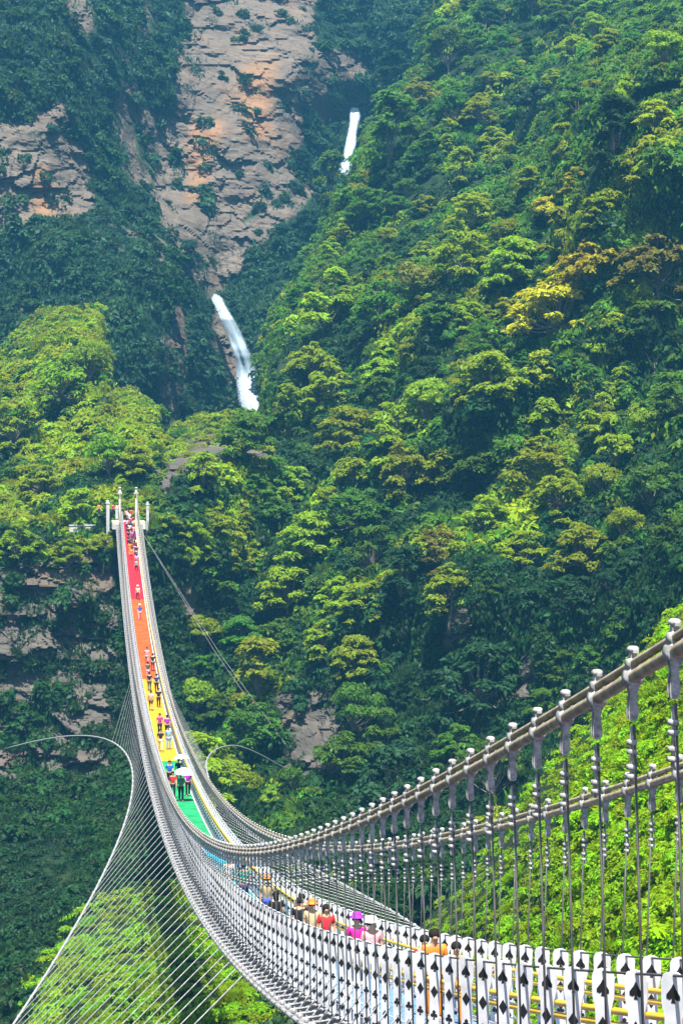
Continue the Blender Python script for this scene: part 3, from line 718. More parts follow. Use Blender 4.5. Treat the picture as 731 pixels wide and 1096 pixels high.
tries = 0
while tries < 2600 and TREE_N < 297:
    tries += 1
    u = random.uniform(200, 760); v = random.uniform(-20, 880)
    i, j = lookup(u, v); nm = NAMES[WHO[i, j]]
    if nm not in ('mountain', 'hillside'): 
        if not (nm == 'cliff' and random.random() < 0.18): continue
    if PATCH[nm]['rock'][i, j] > 0.4: continue
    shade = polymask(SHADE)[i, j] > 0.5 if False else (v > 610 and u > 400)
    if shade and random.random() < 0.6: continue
    d = ZB[i, j]
    size = random.choice([random.uniform(26, 48), random.uniform(40, 66), random.uniform(60, 98)]) * 250 / max(d, 215)
    if nm == 'cliff': size *= 0.8
    if not far_enough(u, v, size * 0.62): continue
    if 205 < u < 310 and 290 < v - size * 0.5 < 462: continue
    if 355 < u < 400 and 95 < v < 230: continue
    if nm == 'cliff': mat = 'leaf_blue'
    elif d > 400: mat = random.choice(['leaf_mid', 'leaf_dark'])
    elif shade: mat = random.choice(['leaf_dark', 'leaf_mid'])  # shade of the mountain foot put into the leaf colour of its trees
    elif v > 660: mat = random.choice(['leaf_mid', 'leaf_mid', 'leaf_bright'])
    else: mat = random.choices(['leaf_bright', 'leaf_mid', 'leaf_dark', 'leaf_olive'], [8, 5, 0.6, 0.12])[0]
    kind = random.choices(['layered', 'dome', 'tall'], [5, 3, 2])[0]
    put(u, v, kind, mat, size)
print('trees', TREE_N)

# ------------------------------------------------------------------ waterfalls
def water_mat():
    m, t, out = new_mat('white_water'); b = N(t, 'ShaderNodeBsdfPrincipled'); g = N(t, 'ShaderNodeNewGeometry')
    mp = N(t, 'ShaderNodeMapping'); t.links.new(g.outputs['Position'], mp.inputs[0]); mp.inputs['Scale'].default_value = (2.6, 2.6, 0.07)
    f = noise_tex(t, 1.0, 6, 0.7, mp.outputs[0])
    t.links.new(ramp(t, f, [(0.34, (0.20, 0.28, 0.36)), (0.48, (0.30, 0.40, 0.50)), (0.60, (0.36, 0.46, 0.57)), (0.74, (0.58, 0.66, 0.74))]), b.inputs['Base Color']); b.inputs['Roughness'].default_value = 0.6
    tr = N(t, 'ShaderNodeBsdfTransparent'); at = N(t, 'ShaderNodeAttribute', attribute_name='thin')
    mx = N(t, 'ShaderNodeMixShader')
    t.links.new(sstepn(t, mathn(t, 'ADD', f, mathn(t, 'MULTIPLY', at.outputs['Fac'], 0.85)), 0.56, 1.0), mx.inputs[0])
    t.links.new(b.outputs[0], mx.inputs[1]); t.links.new(tr.outputs[0], mx.inputs[2]); t.links.new(mx.outputs[0], out.inputs[0]); return m
M['white_water'] = water_mat()
def waterfall(rows, label, seed, nc=15, nr=60):
    rows = np.array(rows, float); t = np.linspace(0, 1, nr); k = np.linspace(0, 1, len(rows))
    u, v, wd = (np.interp(t, k, rows[:, c]) for c in range(3))
    for _ in range(3):
        for a in (u, wd): a[1:-1] = (a[:-2] + 2 * a[1:-1] + a[2:]) / 4
    C = PATCH['cliff']; d = []
    for q in range(nr):
        uu = np.linspace(u[q] - wd[q] / 2, u[q] + wd[q] / 2, 9); i, j = lookup(uu, np.full(9, v[q])); i2 = np.clip(i[0] + np.arange(-9, 10), 0, UU.shape[0] - 1); jj = np.arange(j.min() - 3, j.max() + 4); d.append(C['D'][np.ix_(i2, jj)].min() - 0.6)
    d = np.array(d)
    for _ in range(6): d[1:-1] = np.minimum(d[1:-1], (d[:-2] + d[2:]) / 2)
    x = np.linspace(-1, 1, nc); V = []; T = []
    for q in range(nr):
        en = fbm(np.stack([np.array([0.0, 9.0]), np.full(2, q * 0.09), np.full(2, seed * 1.7)], -1), 3, seed + 2); uu = u[q] + x * wd[q] / 2 * (1 + 0.30 * np.where(x < 0, en[0], en[1])); P = unproj(uu, np.full(nc, v[q]), np.full(nc, d[q]))
        rg = fbm(np.stack([x * 5, np.full(nc, q * 0.06), np.full(nc, seed * 1.0)], -1), 3, seed)
        P = P - FWD * ((1 - x ** 2)[:, None] * 0.9 + 0.35 * rg[:, None]); V.append(P); T.append(np.clip(np.abs(x) ** 2.0 + 0.9 * max(0, 1 - q / 5) + 0.9 * max(0, 1 - (nr - 1 - q) / 9) * (0.5 + 0.5 * np.cos(x * 9 + q)), 0, 1.3))
    front = np.concatenate(V); back = front + FWD * 0.5; n = nr * nc
    idx = np.arange(n).reshape(nr, nc); f = np.stack([idx[:-1, :-1], idx[1:, :-1], idx[1:, 1:], idx[:-1, 1:]], -1).reshape(-1, 4)
    side = [[idx[q, c], idx[q + 1, c], idx[q + 1, c] + n, idx[q, c] + n] for c in (0, nc - 1) for q in range(nr - 1)]
    me = mesh_np('waterfall', np.concatenate([front, back]), faces4=np.concatenate([f, f + n, np.array(side)]), mats=[M['white_water']],
                 attrs={'thin': ('POINT', 'FLOAT', np.concatenate([np.concatenate(T)] * 2).astype(np.float32))}, smooth=True)
    tag(link('waterfall', me), label, 'waterfall')
waterfall([(229, 311, 13), (235, 325, 20), (244, 343, 25), (253, 364, 28), (260, 386, 33), (266, 408, 39), (271, 430, 45), (274, 462, 54)], 'lower white waterfall curving down the dark ravine behind the knoll', 4)
waterfall([(380, 112, 15), (379, 128, 13), (376, 148, 14), (372, 168, 16), (368, 190, 18)], 'upper short white waterfall in the notch beside the forested mountain', 9)

# ------------------------------------------------------------------ the suspension bridge
S0 = 136.0
def half_w(s): return 1.318 + (0.157 if s < 0 else -0.18) * (s / 112.0) ** 2
def cab_x(s): return -0.22 * math.sin(math.pi * min(max(s + 10, 0), 122) / 122)
def z_cab(s): return 0.0012 * s * s - (0.16 * ((-s - 90) / 33.0) ** 2 if s < -90 else 0.0)
_kn = np.array([-140, -120, -100, -80, -60, -40, -20, 0, 25, 50, 80, 112, 122]); _rg = np.array([3.05, 2.56, 1.94, 1.42, .98, .6, .3, .12, .05, .05, .35, .95, 1.2])
_pf = np.polyfit(_kn / 120.0, _rg, 5)
def z_rail(s): return z_cab(s) - max(0.05, float(np.polyval(_pf, s / 120.0)))
RH = 1.42
def z_deck(s): return z_rail(s) - RH
def W(x, s, z): return Vector((x, S0 + s, z))
S_NEAR, S_FAR = -137.0, 113.0
PITCH = 1.12
STN = [S_NEAR + 0.5 + PITCH * k for k in range(int((S_FAR - S_NEAR) / PITCH))]
def curve_pts(fx, fz, a, b, step=2.0):
    n = max(2, int((b - a) / step)); return [W(fx(a + (b - a) * k / n), a + (b - a) * k / n, fz(a + (b - a) * k / n)) for k in range(n + 1)]

M['cable'] = paint('cable_steel', (0.42, 0.345, 0.24), 0.55, 0.1, 0.35, 7)
M['galv'] = paint('galvanised', (0.37, 0.375, 0.375), 0.6, 0.15, 0.4, 14)
M['net'] = paint('net_wire', (0.35, 0.36, 0.385), 0.55, 0.1, 0.3, 10)
M['rod'] = paint('dark_rod', (0.085, 0.09, 0.09), 0.6, 0.2, 0.3, 6)
M['white'] = paint('white_paint', (0.59, 0.61, 0.67), 0.5, 0.0, 0.2, 2.3)
M['tower_white'] = paint('tower_white', (0.42, 0.43, 0.44), 0.6, 0, 0.2, 1.5)
M['black'] = paint('black_paint', (0.012, 0.012, 0.014), 0.5)
M['yellow'] = paint('yellow_paint', (0.75, 0.48, 0.015), 0.35, 0, 0.15)
M['concrete'] = paint('concrete', (0.55, 0.53, 0.49), 0.85, 0, 0.2, 1.2)
M['bluegrey'] = paint('grey_block', (0.20, 0.24, 0.27), 0.8, 0, 0.2, 1.2)
DECKC = [('red', (0.48, 0.006, 0.020)), ('orange', (0.60, 0.075, 0.004)), ('yellow', (0.55, 0.33, 0.006)), ('green', (0.008, 0.30, 0.105)), ('light blue', (0.03, 0.30, 0.42)), ('blue', (0.14, 0.27, 0.42)), ('violet', (0.24, 0.15, 0.36))]

BR = tag(empty('suspension_bridge', W(0, 0, 0)), 'long white suspension bridge with rainbow deck, grey cables and patterned railing slats crossing the gorge', 'bridge')
BO = Vector(BR.location)
def bpart(mb_or_me, name, mats=None):
    me = mb_or_me.mesh(name, mats) if isinstance(mb_or_me, MB) else mb_or_me
    o = link(name, me, BR); o.location = -BO; return o

# deck, one section per colour
def deck_mat(nm, c):
    m = paint('deck_' + nm, c, 0.6, 0, 0.3, 1.1); return m
bounds_s = [113.0, 75.5, 37.5, -1.0, -39.0, -77.0, -112.0, -137.0]
for k, (nm, c) in enumerate(DECKC):
    a, b = bounds_s[k + 1] + 0.006, bounds_s[k] - 0.006; mb = MB(); n = int((b - a) / 1.0)
    for q in range(n):
        s0, s1 = a + (b - a) * q / n, a + (b - a) * (q + 1) / n - 0.012
        v = [W(sx * 0.76, s, z_deck(s) + dz) for s in (s0, s1) for sx in (-1, 1) for dz in (-0.06, 0)]
        mb.add(v, [(0, 1, 3, 2), (4, 6, 7, 5), (0, 4, 5, 1), (2, 3, 7, 6), (0, 2, 6, 4), (1, 5, 7, 3)])
    o = bpart(mb, 'deck_section', deck_mat(nm.replace(' ', '_'), c)); o['label'] = nm + ' deck section'

# main cables: two strands on each side
for sd in (-1, 1):
    mb = MB(); f = lambda s: cab_x(s) + sd * half_w(s)
    mb.tube(curve_pts(f, z_cab, S_NEAR - 3, 118.0), 0.056, 8); mb.tube(curve_pts(f, lambda s: z_cab(s) + 0.115, S_NEAR - 3, 118.0), 0.036, 8)
    mb.tube([W(f(118), 118, z_cab(118)), W(f(118), 124, z_cab(118) - 1.2), W(f(118), 140, z_cab(118) - 6)], 0.06, 6)
    o = bpart(mb, 'main_cable', M['cable']); o['label'] = 'pair of tan grey steel strands'

# cable clamp with its cap, cheeks and fork; origin on the cable
def clamp_mesh():
    mb = MB()
    mb.lathe([(0.06, -0.055), (0.085, -0.05), (0.085, 0.05), (0.06, 0.055)], (0, 0, 0.0), 10, axis='y')
    mb.lathe([(0.04, -0.05), (0.062, -0.045), (0.062, 0.045), (0.04, 0.05)], (0, 0, 0.115), 10, axis='y')
    mb.box((0, 0, 0.21), (0.03, 0.035, 0.04)); mb.lathe([(0.045, 0.225), (0.066, 0.235), (0.066, 0.275), (0.045, 0.295), (0.02, 0.30)], (0, 0, 0), 8); mb.box((0.0, -.06, 0.245), (0.03, 0.05, 0.018))
    for sy in (-1, 1):
        mb.prism([(-.05, -.06), (-.036, -.16), (-.05, -.27), (-.056, -.34), (-.045, -.39), (-.018, -.405), (.018, -.405), (.045, -.39), (.056, -.34), (.05, -.27), (.036, -.16), (.05, -.06)], (0, sy * 0.04, 0), (1, 0, 0), (0, 0, 1), (0, 1, 0), 0.018)
    mb.tube([(0, -0.07, -0.36), (0, 0.07, -0.36)], 0.018, 6)
    return mb.mesh('cable_clamp', M['galv'])
def turnbuckle_mesh():
    mb = MB()
    for z in (-0.55, -0.63, -0.76, -0.84): mb.lathe([(0.018, z - 0.026), (0.045, z - 0.02), (0.045, z + 0.02), (0.018, z + 0.026)], (0, 0, 0), 8)
    mb.tube([(0, 0, -0.42), (0, 0, -0.9)], 0.016, 6)
    return mb.mesh('turnbuckle', M['galv'])
CLAMP, TBK = clamp_mesh(), turnbuckle_mesh()
for v in CLAMP.vertices:
    if v.co.z < -0.06 or v.co.z > 0.19: v.co.x *= 0.8; v.co.y *= 0.8
    if v.co.z > 0.19: v.co.z = 0.19 + (v.co.z - 0.19) * 0.7
    if v.co.z < -0.06: v.co.z = -0.06 + (v.co.z + 0.06) * 0.88
TIPX = 1.72
def hanger_ends(sd, s):
    top = W(cab_x(s) + sd * half_w(s), s, z_cab(s)); bot = W(sd * 1.36, s, z_deck(s) - 0.20); return top, bot
def pick(left_from, right_from, nl, nr):
    L = [s for s in STN if s >= left_from][:nl]; R = [s for s in STN if s >= right_from][:nr]
    near = [(-1, s) for s in L] + [(1, s) for s in R]; st = set(near)
    return near, [(sd, s) for sd in (-1, 1) for s in STN if (sd, s) not in st]
near, rest = pick(-123.2, -115.5, 56, 44)
for sd, s in near:
    top, bot = hanger_ends(sd, s); mb = MB(); mb.tube([top.lerp(bot, 0.4 / (top - bot).length), bot], 0.0125, 6)
    mb.lathe([(0.02, 0.02), (0.03, 0.03), (0.03, 0.12), (0.02, 0.13)], bot, 6)
    h = bpart(mb, 'hanger', M['rod'])
    for nm, me in (('cable_clamp', CLAMP), ('turnbuckle', TBK)):
        o = link(nm, me, h); o.location = top; o.rotation_euler = (top - bot).to_track_quat('Z', 'Y').to_euler()
        o.rotation_euler.z = 0
mb = MB(); mc = MB()
for sd, s in rest:
    top, bot = hanger_ends(sd, s); L = (top - bot).length
    mb.tube([top, bot], 0.0125, 4)
    mc.lathe([(0.08, -0.05), (0.105, 0), (0.08, 0.05)], top, 6, axis='y'); mc.box(top + Vector((0, 0, 0.17)), (0.03, 0.035, 0.05)); mc.lathe([(0.035, 0.2), (0.052, 0.22), (0.045, 0.26)], top, 6)
    mc.box(top + Vector((0, 0, -0.22)), (0.028, 0.03, 0.13))
    if L > 1.6:
        for z in (-0.55, -0.63, -0.76, -0.84): mc.box(top + Vector((0, 0, z)), (0.024, 0.024, 0.018))
tag(bpart(mb, 'hanger_rods', M['rod']), kind='stuff'); tag(bpart(mc, 'hanger_clamps', M['galv']), kind='stuff')

# railing slats with black card suits
def suit(kind, r):
    if kind == 'diamond': return [(0, -1.25 * r), (0.8 * r, 0), (0, 1.25 * r), (-0.8 * r, 0)]
    if kind == 'spade': return [(0, 1.25 * r), (.35 * r, .55 * r), (.95 * r, -.25 * r), (.95 * r, -.7 * r), (.5 * r, -.85 * r), (.12 * r, -.6 * r), (.3 * r, -1.2 * r), (-.3 * r, -1.2 * r), (-.12 * r, -.6 * r), (-.5 * r, -.85 * r), (-.95 * r, -.7 * r), (-.95 * r, -.25 * r), (-.35 * r, .55 * r)]
    if kind == 'heart': return [(0, -1.2 * r), (.95 * r, .1 * r), (.9 * r, .75 * r), (.45 * r, .95 * r), (0, .55 * r), (-.45 * r, .95 * r), (-.9 * r, .75 * r), (-.95 * r, .1 * r)]
    return [(-.3 * r, -1.2 * r), (-.1 * r, -.45 * r), (-.6 * r, -.65 * r), (-1 * r, -.25 * r), (-.8 * r, .25 * r), (-.35 * r, .25 * r), (-.5 * r, .75 * r), (0, 1.2 * r), (.5 * r, .75 * r), (.35 * r, .25 * r), (.8 * r, .25 * r), (1 * r, -.25 * r), (.6 * r, -.65 * r), (.1 * r, -.45 * r), (.3 * r, -1.2 * r)]
SLAT = [(-.075, -1.62), (.075, -1.62), (.08, -.50), (.085, -.38), (.115, -.26), (.122, -.06), (.10, 0.0), (.03, 0.03), (-.03, 0.03), (-.10, 0.0), (-.122, -.06), (-.115, -.26), (-.085, -.38), (-.08, -.50)]
SUITS = [('spade', -.16, .07), ('diamond', -.54, .074), ('club', -.88, .06), ('diamond', -1.17, .062), ('heart', -1.44, .055)]
def slat_add(mb, o, ang, full=True):
    ax = Vector((math.cos(ang), -math.sin(ang), 0)); an = Vector((-math.sin(ang), -math.cos(ang), 0))
    mb.prism(SLAT, o, ax, (0, 0, 1), an, 0.018, 0)
    for kd, z, r in SUITS:
        if full:
            mb.prism(suit(kd, r), o + Vector((0, 0, z)), ax, (0, 0, 1), an, 0.026, 1)
        else:
            for sg in (-1, 1):
                q = suit('diamond' if kd in ('diamond',) else 'spade', r * 1.15) if kd == 'diamond' else [(0, 1.2 * r), (r, -.9 * r), (-r, -.9 * r)]
                mb.add([o + Vector((0, 0, z)) + ax * a + Vector((0, 0, 1)) * b + an * (0.013 * sg) for a, b in q], [tuple(range(len(q)))], 1)
ANG = {-1: math.radians(42), 1: math.radians(30)}
SM = {}
for sd in (-1, 1):
    mb = MB(); slat_add(mb, Vector((0, 0, 0)), ANG[sd]); SM[sd] = mb.mesh('railing_slat', [M['white'], M['black']])
HWR = 0.95
near, rest = pick(-122.4, -115.5, 56, 44)
for sd, s in near:
    o = link('railing_slat', SM[sd], BR); o.location = W(sd * HWR, s + PITCH / 2, z_rail(s + PITCH / 2)) - BO; o.rotation_euler = (random.uniform(-.015, .015), random.uniform(-.015, .015), random.uniform(-.07, .07))
mb = MB()
for sd, s in rest: slat_add(mb, W(sd * HWR, s + PITCH / 2, z_rail(s + PITCH / 2)), ANG[sd], False)
tag(bpart(mb, 'railing_slats', [M['white'], M['black']]), kind='stuff')

# rails
for sd in (-1, 1):
    mb = MB(); mb.tube(curve_pts(lambda s: sd * HWR, lambda s: z_rail(s) - 0.005, S_NEAR, S_FAR), 0.014, 6); o = bpart(mb, 'top_rail', M['rod'])
    for dz in (-0.40, -0.54):
        mb = MB(); mb.tube(curve_pts(lambda s: sd * (HWR - 0.10), lambda s: z_rail(s) + dz, S_NEAR, S_FAR), 0.036, 8); o = bpart(mb, 'handrail', M['yellow']); o['label'] = 'yellow handrail tube'
    mb = MB()
    for dz, r in ((-0.95, .012), (-1.2, .012), (-1.38, .03)): mb.tube(curve_pts(lambda s: sd * (HWR - 0.06), lambda s: z_rail(s) + dz, S_NEAR, S_FAR), r, 5)
    bpart(mb, 'side_rail', M['white'])
    # edge girder, tip chord and outrigger wires
    mb = MB(); n = 125
    for q in range(n):
        a, b = S_NEAR + (S_FAR - S_NEAR) * q / n, S_NEAR + (S_FAR - S_NEAR) * (q + 1) / n - 0.01
        v = [W(sd * (0.84 + dx), s, z_deck(s) - 0.18 + dz) for s in (a, b) for dx in (-.05, .05) for dz in (-.12, .10)]
        mb.add(v, [(0, 1, 3, 2), (4, 6, 7, 5), (0, 4, 5, 1), (2, 3, 7, 6), (0, 2, 6, 4), (1, 5, 7, 3)])
    bpart(mb, 'edge_girder', M['white'])
    mb = MB()
    mb.tube(curve_pts(lambda s: sd * TIPX, lambda s: z_deck(s) - 0.36, S_NEAR, S_FAR), 0.05, 6); mb.tube(curve_pts(lambda s: sd * (TIPX - .14), lambda s: z_deck(s) - 0.36, S_NEAR, S_FAR), 0.04, 6)
    o = bpart(mb, 'edge_cable', M['galv'])
    mb = MB()
    for k in range(4 if sd < 0 else 1): mb.tube(curve_pts(lambda s: sd * (1.02 + 0.15 * k), lambda s: z_deck(s) - 0.24 - 0.02 * k, S_NEAR, S_FAR), 0.012, 4)
    for i, s in enumerate(STN):
        for q in ((0.33, 0.66) if sd < 0 else ()):
            t = s + PITCH * q; mb.tube([W(sd * 0.9, t, z_deck(t) - 0.22), W(sd * TIPX, t, z_deck(t) - 0.36)], 0.011, 4)
    o = bpart(mb, 'safety_net', M['net']); o['label'] = 'grey wire net along the deck edge'

def beam_add(mb, sd, s):
    z = z_deck(s); a = W(sd * 0.55, s, z - 0.20); b = W(sd * (TIPX + .06), s, z - 0.34); d = (b - a); L = d.length; d.normalize()
    up = Vector((0, 1, 0)).cross(d) * (1 if sd > 0 else -1); up = Vector((0, 0, 1)) if up.length < .1 else up.normalized()
    R = Matrix((d, Vector((0, 1, 0)), d.cross(Vector((0, 1, 0))))).transposed()
    c = (a + b) / 2
    mb.box(c, (L / 2, 0.012, 0.06), R)
    for q in (-1, 1): mb.box(c + R @ Vector((0, 0, q * 0.066)), (L / 2, 0.05, 0.006), R)
    mb.box(W(sd * (TIPX - .07), s, z - 0.30), (0.12, 0.06, 0.035)); mb.lathe([(0.045, 0), (0.045, .10), (0.02, .12)], W(sd * TIPX, s, z - 0.28), 6)
    mb.tube([W(sd * 1.5, s, z - 0.27), W(sd * (HWR + .02), s, z + 0.42)], 0.016, 5)
near, rest = pick(-122.4, -115.5, 75, 25)
for sd, s in near:
    mb = MB(); beam_add(mb, sd, s); bpart(mb, 'outrigger', M['net'])
mb = MB()
for sd, s in rest: beam_add(mb, sd, s)
tag(bpart(mb, 'outriggers', M['net']), kind='stuff')

# wind cables: curved guys far below the deck edge, tied to every outrigger
def spline(P, n):
    P = np.array(P, float); out = []
    P = np.vstack([2 * P[0] - P[1], P, 2 * P[-1] - P[-2]])
    for i in range(1, len(P) - 2):
        for t in np.linspace(0, 1, n, endpoint=False):
            a, b, c, d = P[i - 1:i + 3]
            out.append(0.5 * ((2 * b) + (-a + c) * t + (2 * a - 5 * b + 4 * c - d) * t * t + (-a + 3 * b - 3 * c + d) * t ** 3))
    out.append(P[-2]); return np.array(out)
def wl(s):
    u = (s - 15.2) / 100; return W(-(2.19 + 23.4 * u * u), s, z_deck(s) + .1 - (3.55 + 25.3 * u * u + 5.1 * u))
LW = np.array([wl(s)[:] for s in np.linspace(-88, 86, 120)]); LW = np.vstack([LW, LW[-1] + np.array([-1.6, 6.0, -1.2])])
RW = spline([(unproj(u, v, d)).tolist() for u, v, d in ((323, 832, 233), (298.5, 819, 222), (274.4, 806, 210), (252.5, 798.5, 198), (233, 801.7, 186), (222.5, 811.6, 175), (221.5, 826, 163), (232, 852, 148), (268, 894, 130), (335, 930, 112), (400, 965, 97), (445, 992, 86), (500, 1030, 74), (560, 1085, 62))], 10)
for pts, sd in ((LW, -1), (RW, 1)):
    mb = MB(); mb.tube([Vector(p) for p in pts], 0.07, 7); o = bpart(mb, 'wind_cable', M['net']); o['label'] = 'curved wind guy cable ' + ('left of the deck' if sd < 0 else 'right of the deck')
    order = np.argsort(pts[:, 1]); yy = pts[order, 1]; ties = []
    for s in STN:
        if not (yy[0] + 1 < S0 + s < yy[-1] - 3) or s > (40 if sd < 0 else 34) or STN.index(s) % 2: continue
        q = Vector([np.interp(S0 + s, yy, pts[order, c]) for c in range(3)]); ties.append((s, q))
    def tie(mb, s, q, full=True):
        a = W(sd * TIPX, s, z_deck(s) - 0.36)
        mb.tube([a, q], 0.020, 4)
        mb.lathe([(0.06, -0.10), (0.10, -.09), (0.10, .09), (0.06, .10)], q, 6, axis='y')
    if sd < 0:
        for s, q in ties[:100]:
            mb = MB(); tie(mb, s, q); bpart(mb, 'tie_rope', M['net'])
        ties = ties[100:]
    mb = MB()
    for s, q in ties: tie(mb, s, q)
    if ties: tag(bpart(mb, 'tie_ropes', M['net']), kind='stuff')

# far towers, landing and the two thin guys
for sd in (-1, 1):
    mb = MB(); x = sd * (half_w(118) - 0.02); zt = z_cab(118)
    mb.tube([W(x, 118, zt - 9), W(x, 118, zt + 0.6)], [0.18, 0.14], 12); mb.lathe([(0.21, 0), (0.21, .12), (0.1, .2)], W(x, 118, zt + 0.6), 10)
    mb.box(W(x, 118, zt), (0.3, 0.4, 0.12)); o = bpart(mb, 'tower', M['tower_white'])
z0 = z_deck(113.0)
mb = MB(); mb.box(W(0, 118.5, z0 - 0.5), (2.2, 5.4, 0.5)); mb.box(W(0, 124.5, z0 - 0.35), (1.4, 0.7, 0.65)); bpart(mb, 'landing', M['concrete'])
for u2, v2, d2 in ((330, 830, 234), (318, 824, 236)):
    mb = MB(); a = W(half_w(112), 112, z_deck(112) - 0.3); b = Vector(unproj(u2, v2, d2).tolist()); m_ = (a + b) / 2 - Vector((0, 0, 1.0))
    mb.tube([a, a.lerp(m_, .5) , m_, m_.lerp(b, .5), b], 0.018, 5); bpart(mb, 'guy_rope', M['galv'])

def ground_at(u, v):
    i, j = lookup(u, v); return Vector(PATCH[NAMES[WHO[i, j]]]['P'][i, j])
def block(name, label, u, v, d, size, mat, cat, steps=True):
    p = Vector(unproj(u, v, d).tolist()); o = empty(name, p); tag(o, label, cat); mb = MB()
    mb.box((0, 0, 0), size); mb.build('base_block', M[mat], o)
    mb = MB(); mb.box((0, 0.1, size[2] + 0.22), (size[0] * .72, size[1] * .7, .22)); mb.box((0, 0.2, size[2] + 0.6), (size[0] * .42, size[1] * .5, .16)); mb.build('upper_block', M[mat], o)
    mb = MB(); mb.lathe([(0.22, -size[1] - .02), (0.22, -size[1] - .25), (0.12, -size[1] - .3)], (0, 0, 0.1), 10, axis='y'); mb.build('socket', M['bluegrey'], o)
block('cable_anchor', 'blue grey concrete anchor block on the cliff where the right guy cable ends', 330, 834, 234, (0.95, 1.2, 0.5), 'bluegrey', 'anchor block')

# gate pillars, low wall and booth beside the far landing
def pillar(label, u, v, d, h, r):
    p = unproj(u, v, d); o = empty('gate_pillar', p); tag(o, label, 'pillar')
    mb = MB(); mb.box((0, 0, h / 2 - 1.5), (r, r, h / 2 + 1.5)); mb.build('shaft', M['tower_white'], o)
    mb = MB(); mb.box((0, 0, h + .07), (r * 1.35, r * 1.35, .068)); mb.lathe([(r * 1.0, h + .14), (r * .7, h + .3), (.05, h + .42)], (0, 0, 0), 8); mb.build('cap', M['white'], o)
pillar('white gate pillar left of the far tower', 115.5, 557, 254, 2.3, 0.22)
pillar('white gate pillar right of the far tower', 158, 552, 254, 1.5, 0.18)
pillar('short white pillar between the left gate pillar and the tower', 125, 556, 255, 1.5, 0.16)
p = unproj(90, 566, 256); o = empty('terrace_wall', p); tag(o, 'pale low terrace wall at the cliff edge left of the gate pillars', 'wall')
mb = MB(); mb.box((0, 0, 0), (2.0, .25, .45)); mb.build('wall_body', M['concrete'], o); mb = MB(); mb.box((0, -.03, .50), (2.05, .32, .055)); mb.build('coping', M['white'], o)

# ------------------------------------------------------------------ people
def skin_mesh(name, verts, edges, radii, sub=1):
    me = bpy.data.meshes.new(name); me.from_pydata(verts, edges, []); ob = bpy.data.objects.new(name, me); COL.objects.link(ob)
    ob.modifiers.new('skin', 'SKIN'); 
    if not me.skin_vertices: 
        bm = bmesh.new(); bm.from_mesh(me); bm.verts.layers.skin.verify(); bm.to_mesh(me); bm.free()
    for i, r in enumerate(radii):
        sv = me.skin_vertices[0].data[i]; sv.radius = r if isinstance(r, tuple) else (r, r); sv.use_root = (i == 0)
    md = ob.modifiers.new('sub', 'SUBSURF'); md.levels = sub; md.render_levels = sub
    dg = bpy.context.evaluated_depsgraph_get(); dg.update()
    out = bpy.data.meshes.new_from_object(ob.evaluated_get(dg)); out.name = name
    bpy.data.objects.remove(ob); out.polygons.foreach_set('use_smooth', np.ones(len(out.polygons), bool)); out.materials.clear(); out.materials.append(None)
    return out
def figure(stride=0.0, arm=0.0, raise_r=False, lean=0.0):
    """joint layout for a 1.7 m adult facing -y"""
    V = [(0, 0, .95), (0, -lean * .3, 1.16), (0, -lean * .7, 1.36), (0, -lean, 1.50), (0, -lean - .01, 1.565), (0, -lean - .02, 1.66), (0, -lean + .0, 1.715)]
    R = [(.145, .10), (.125, .09), (.155, .10), (.055, .055), (.075, .08), (.088, .10), (.055, .06)]
    E = [(0, 1), (1, 2), (2, 3), (3, 4), (4, 5), (5, 6)]
    V.append((0, -lean - .13, 1.615)); R.append((.014, .014)); E.append((5, 7))                # nose
    parts = {'torso': [0, 1, 2, 3], 'sleeve': [], 'leg': []}
    for sd in (-1, 1):
        b = len(V); sw = arm * sd; ln = lean
        if raise_r and sd == 1: J = [(.18, -ln * .8, 1.43), (.24, -.10 - ln, 1.22), (.17, -.26 - ln, 1.38), (.16, -.29 - ln, 1.46)]
        else: J = [(sd * .18, -ln * .8, 1.43), (sd * .235, .02 - sw * .5 - ln * .6, 1.16), (sd * .235, -.06 - sw - ln * .8, .93), (sd * .23, -.08 - sw * 1.1 - ln * .8, .86)]
        V += J; R += [.066, .044, .030, (.036, .02)]; E += [(2, b), (b, b + 1), (b + 1, b + 2), (b + 2, b + 3)]; parts['sleeve'].append([b, b + 1])
        px, py, pz = J[3]; dz = 1 if (raise_r and sd == 1) else -1
        for k, (ox, ln_) in enumerate(((-.028, .07), (-.009, .082), (.010, .078), (.028, .06))):
            q = len(V); V += [(px + ox * .4, py + ox, pz + dz * .035), (px + ox * .4, py + ox - .012, pz + dz * (.035 + ln_))]; R += [.009, .007]; E += [(b + 3, q), (q, q + 1)]
        q = len(V); V += [(px - sd * .035, py - .03, pz + dz * .02), (px - sd * .04, py - .045, pz + dz * .055)]; R += [.010, .008]; E += [(b + 3, q), (q, q + 1)]
    for sd in (-1, 1):
        b = len(V); st = stride * sd
        V += [(sd * .095, 0, .90), (sd * .10, -.03 - st * .5, .50), (sd * .10, .02 - st * 1.0, .085 + max(0, -st) * .15), (sd * .11, -.13 - st * 1.0, .035)]; R += [(.095, .095), .058, .042, (.045, .03)]
        E += [(0, b), (b, b + 1), (b + 1, b + 2), (b + 2, b + 3)]; parts['leg'].append([b, b + 1, b + 2])
    return V, E, R, parts
def grow(r, k): return (r[0] + k, r[1] + k) if isinstance(r, tuple) else (r + k, r + k)
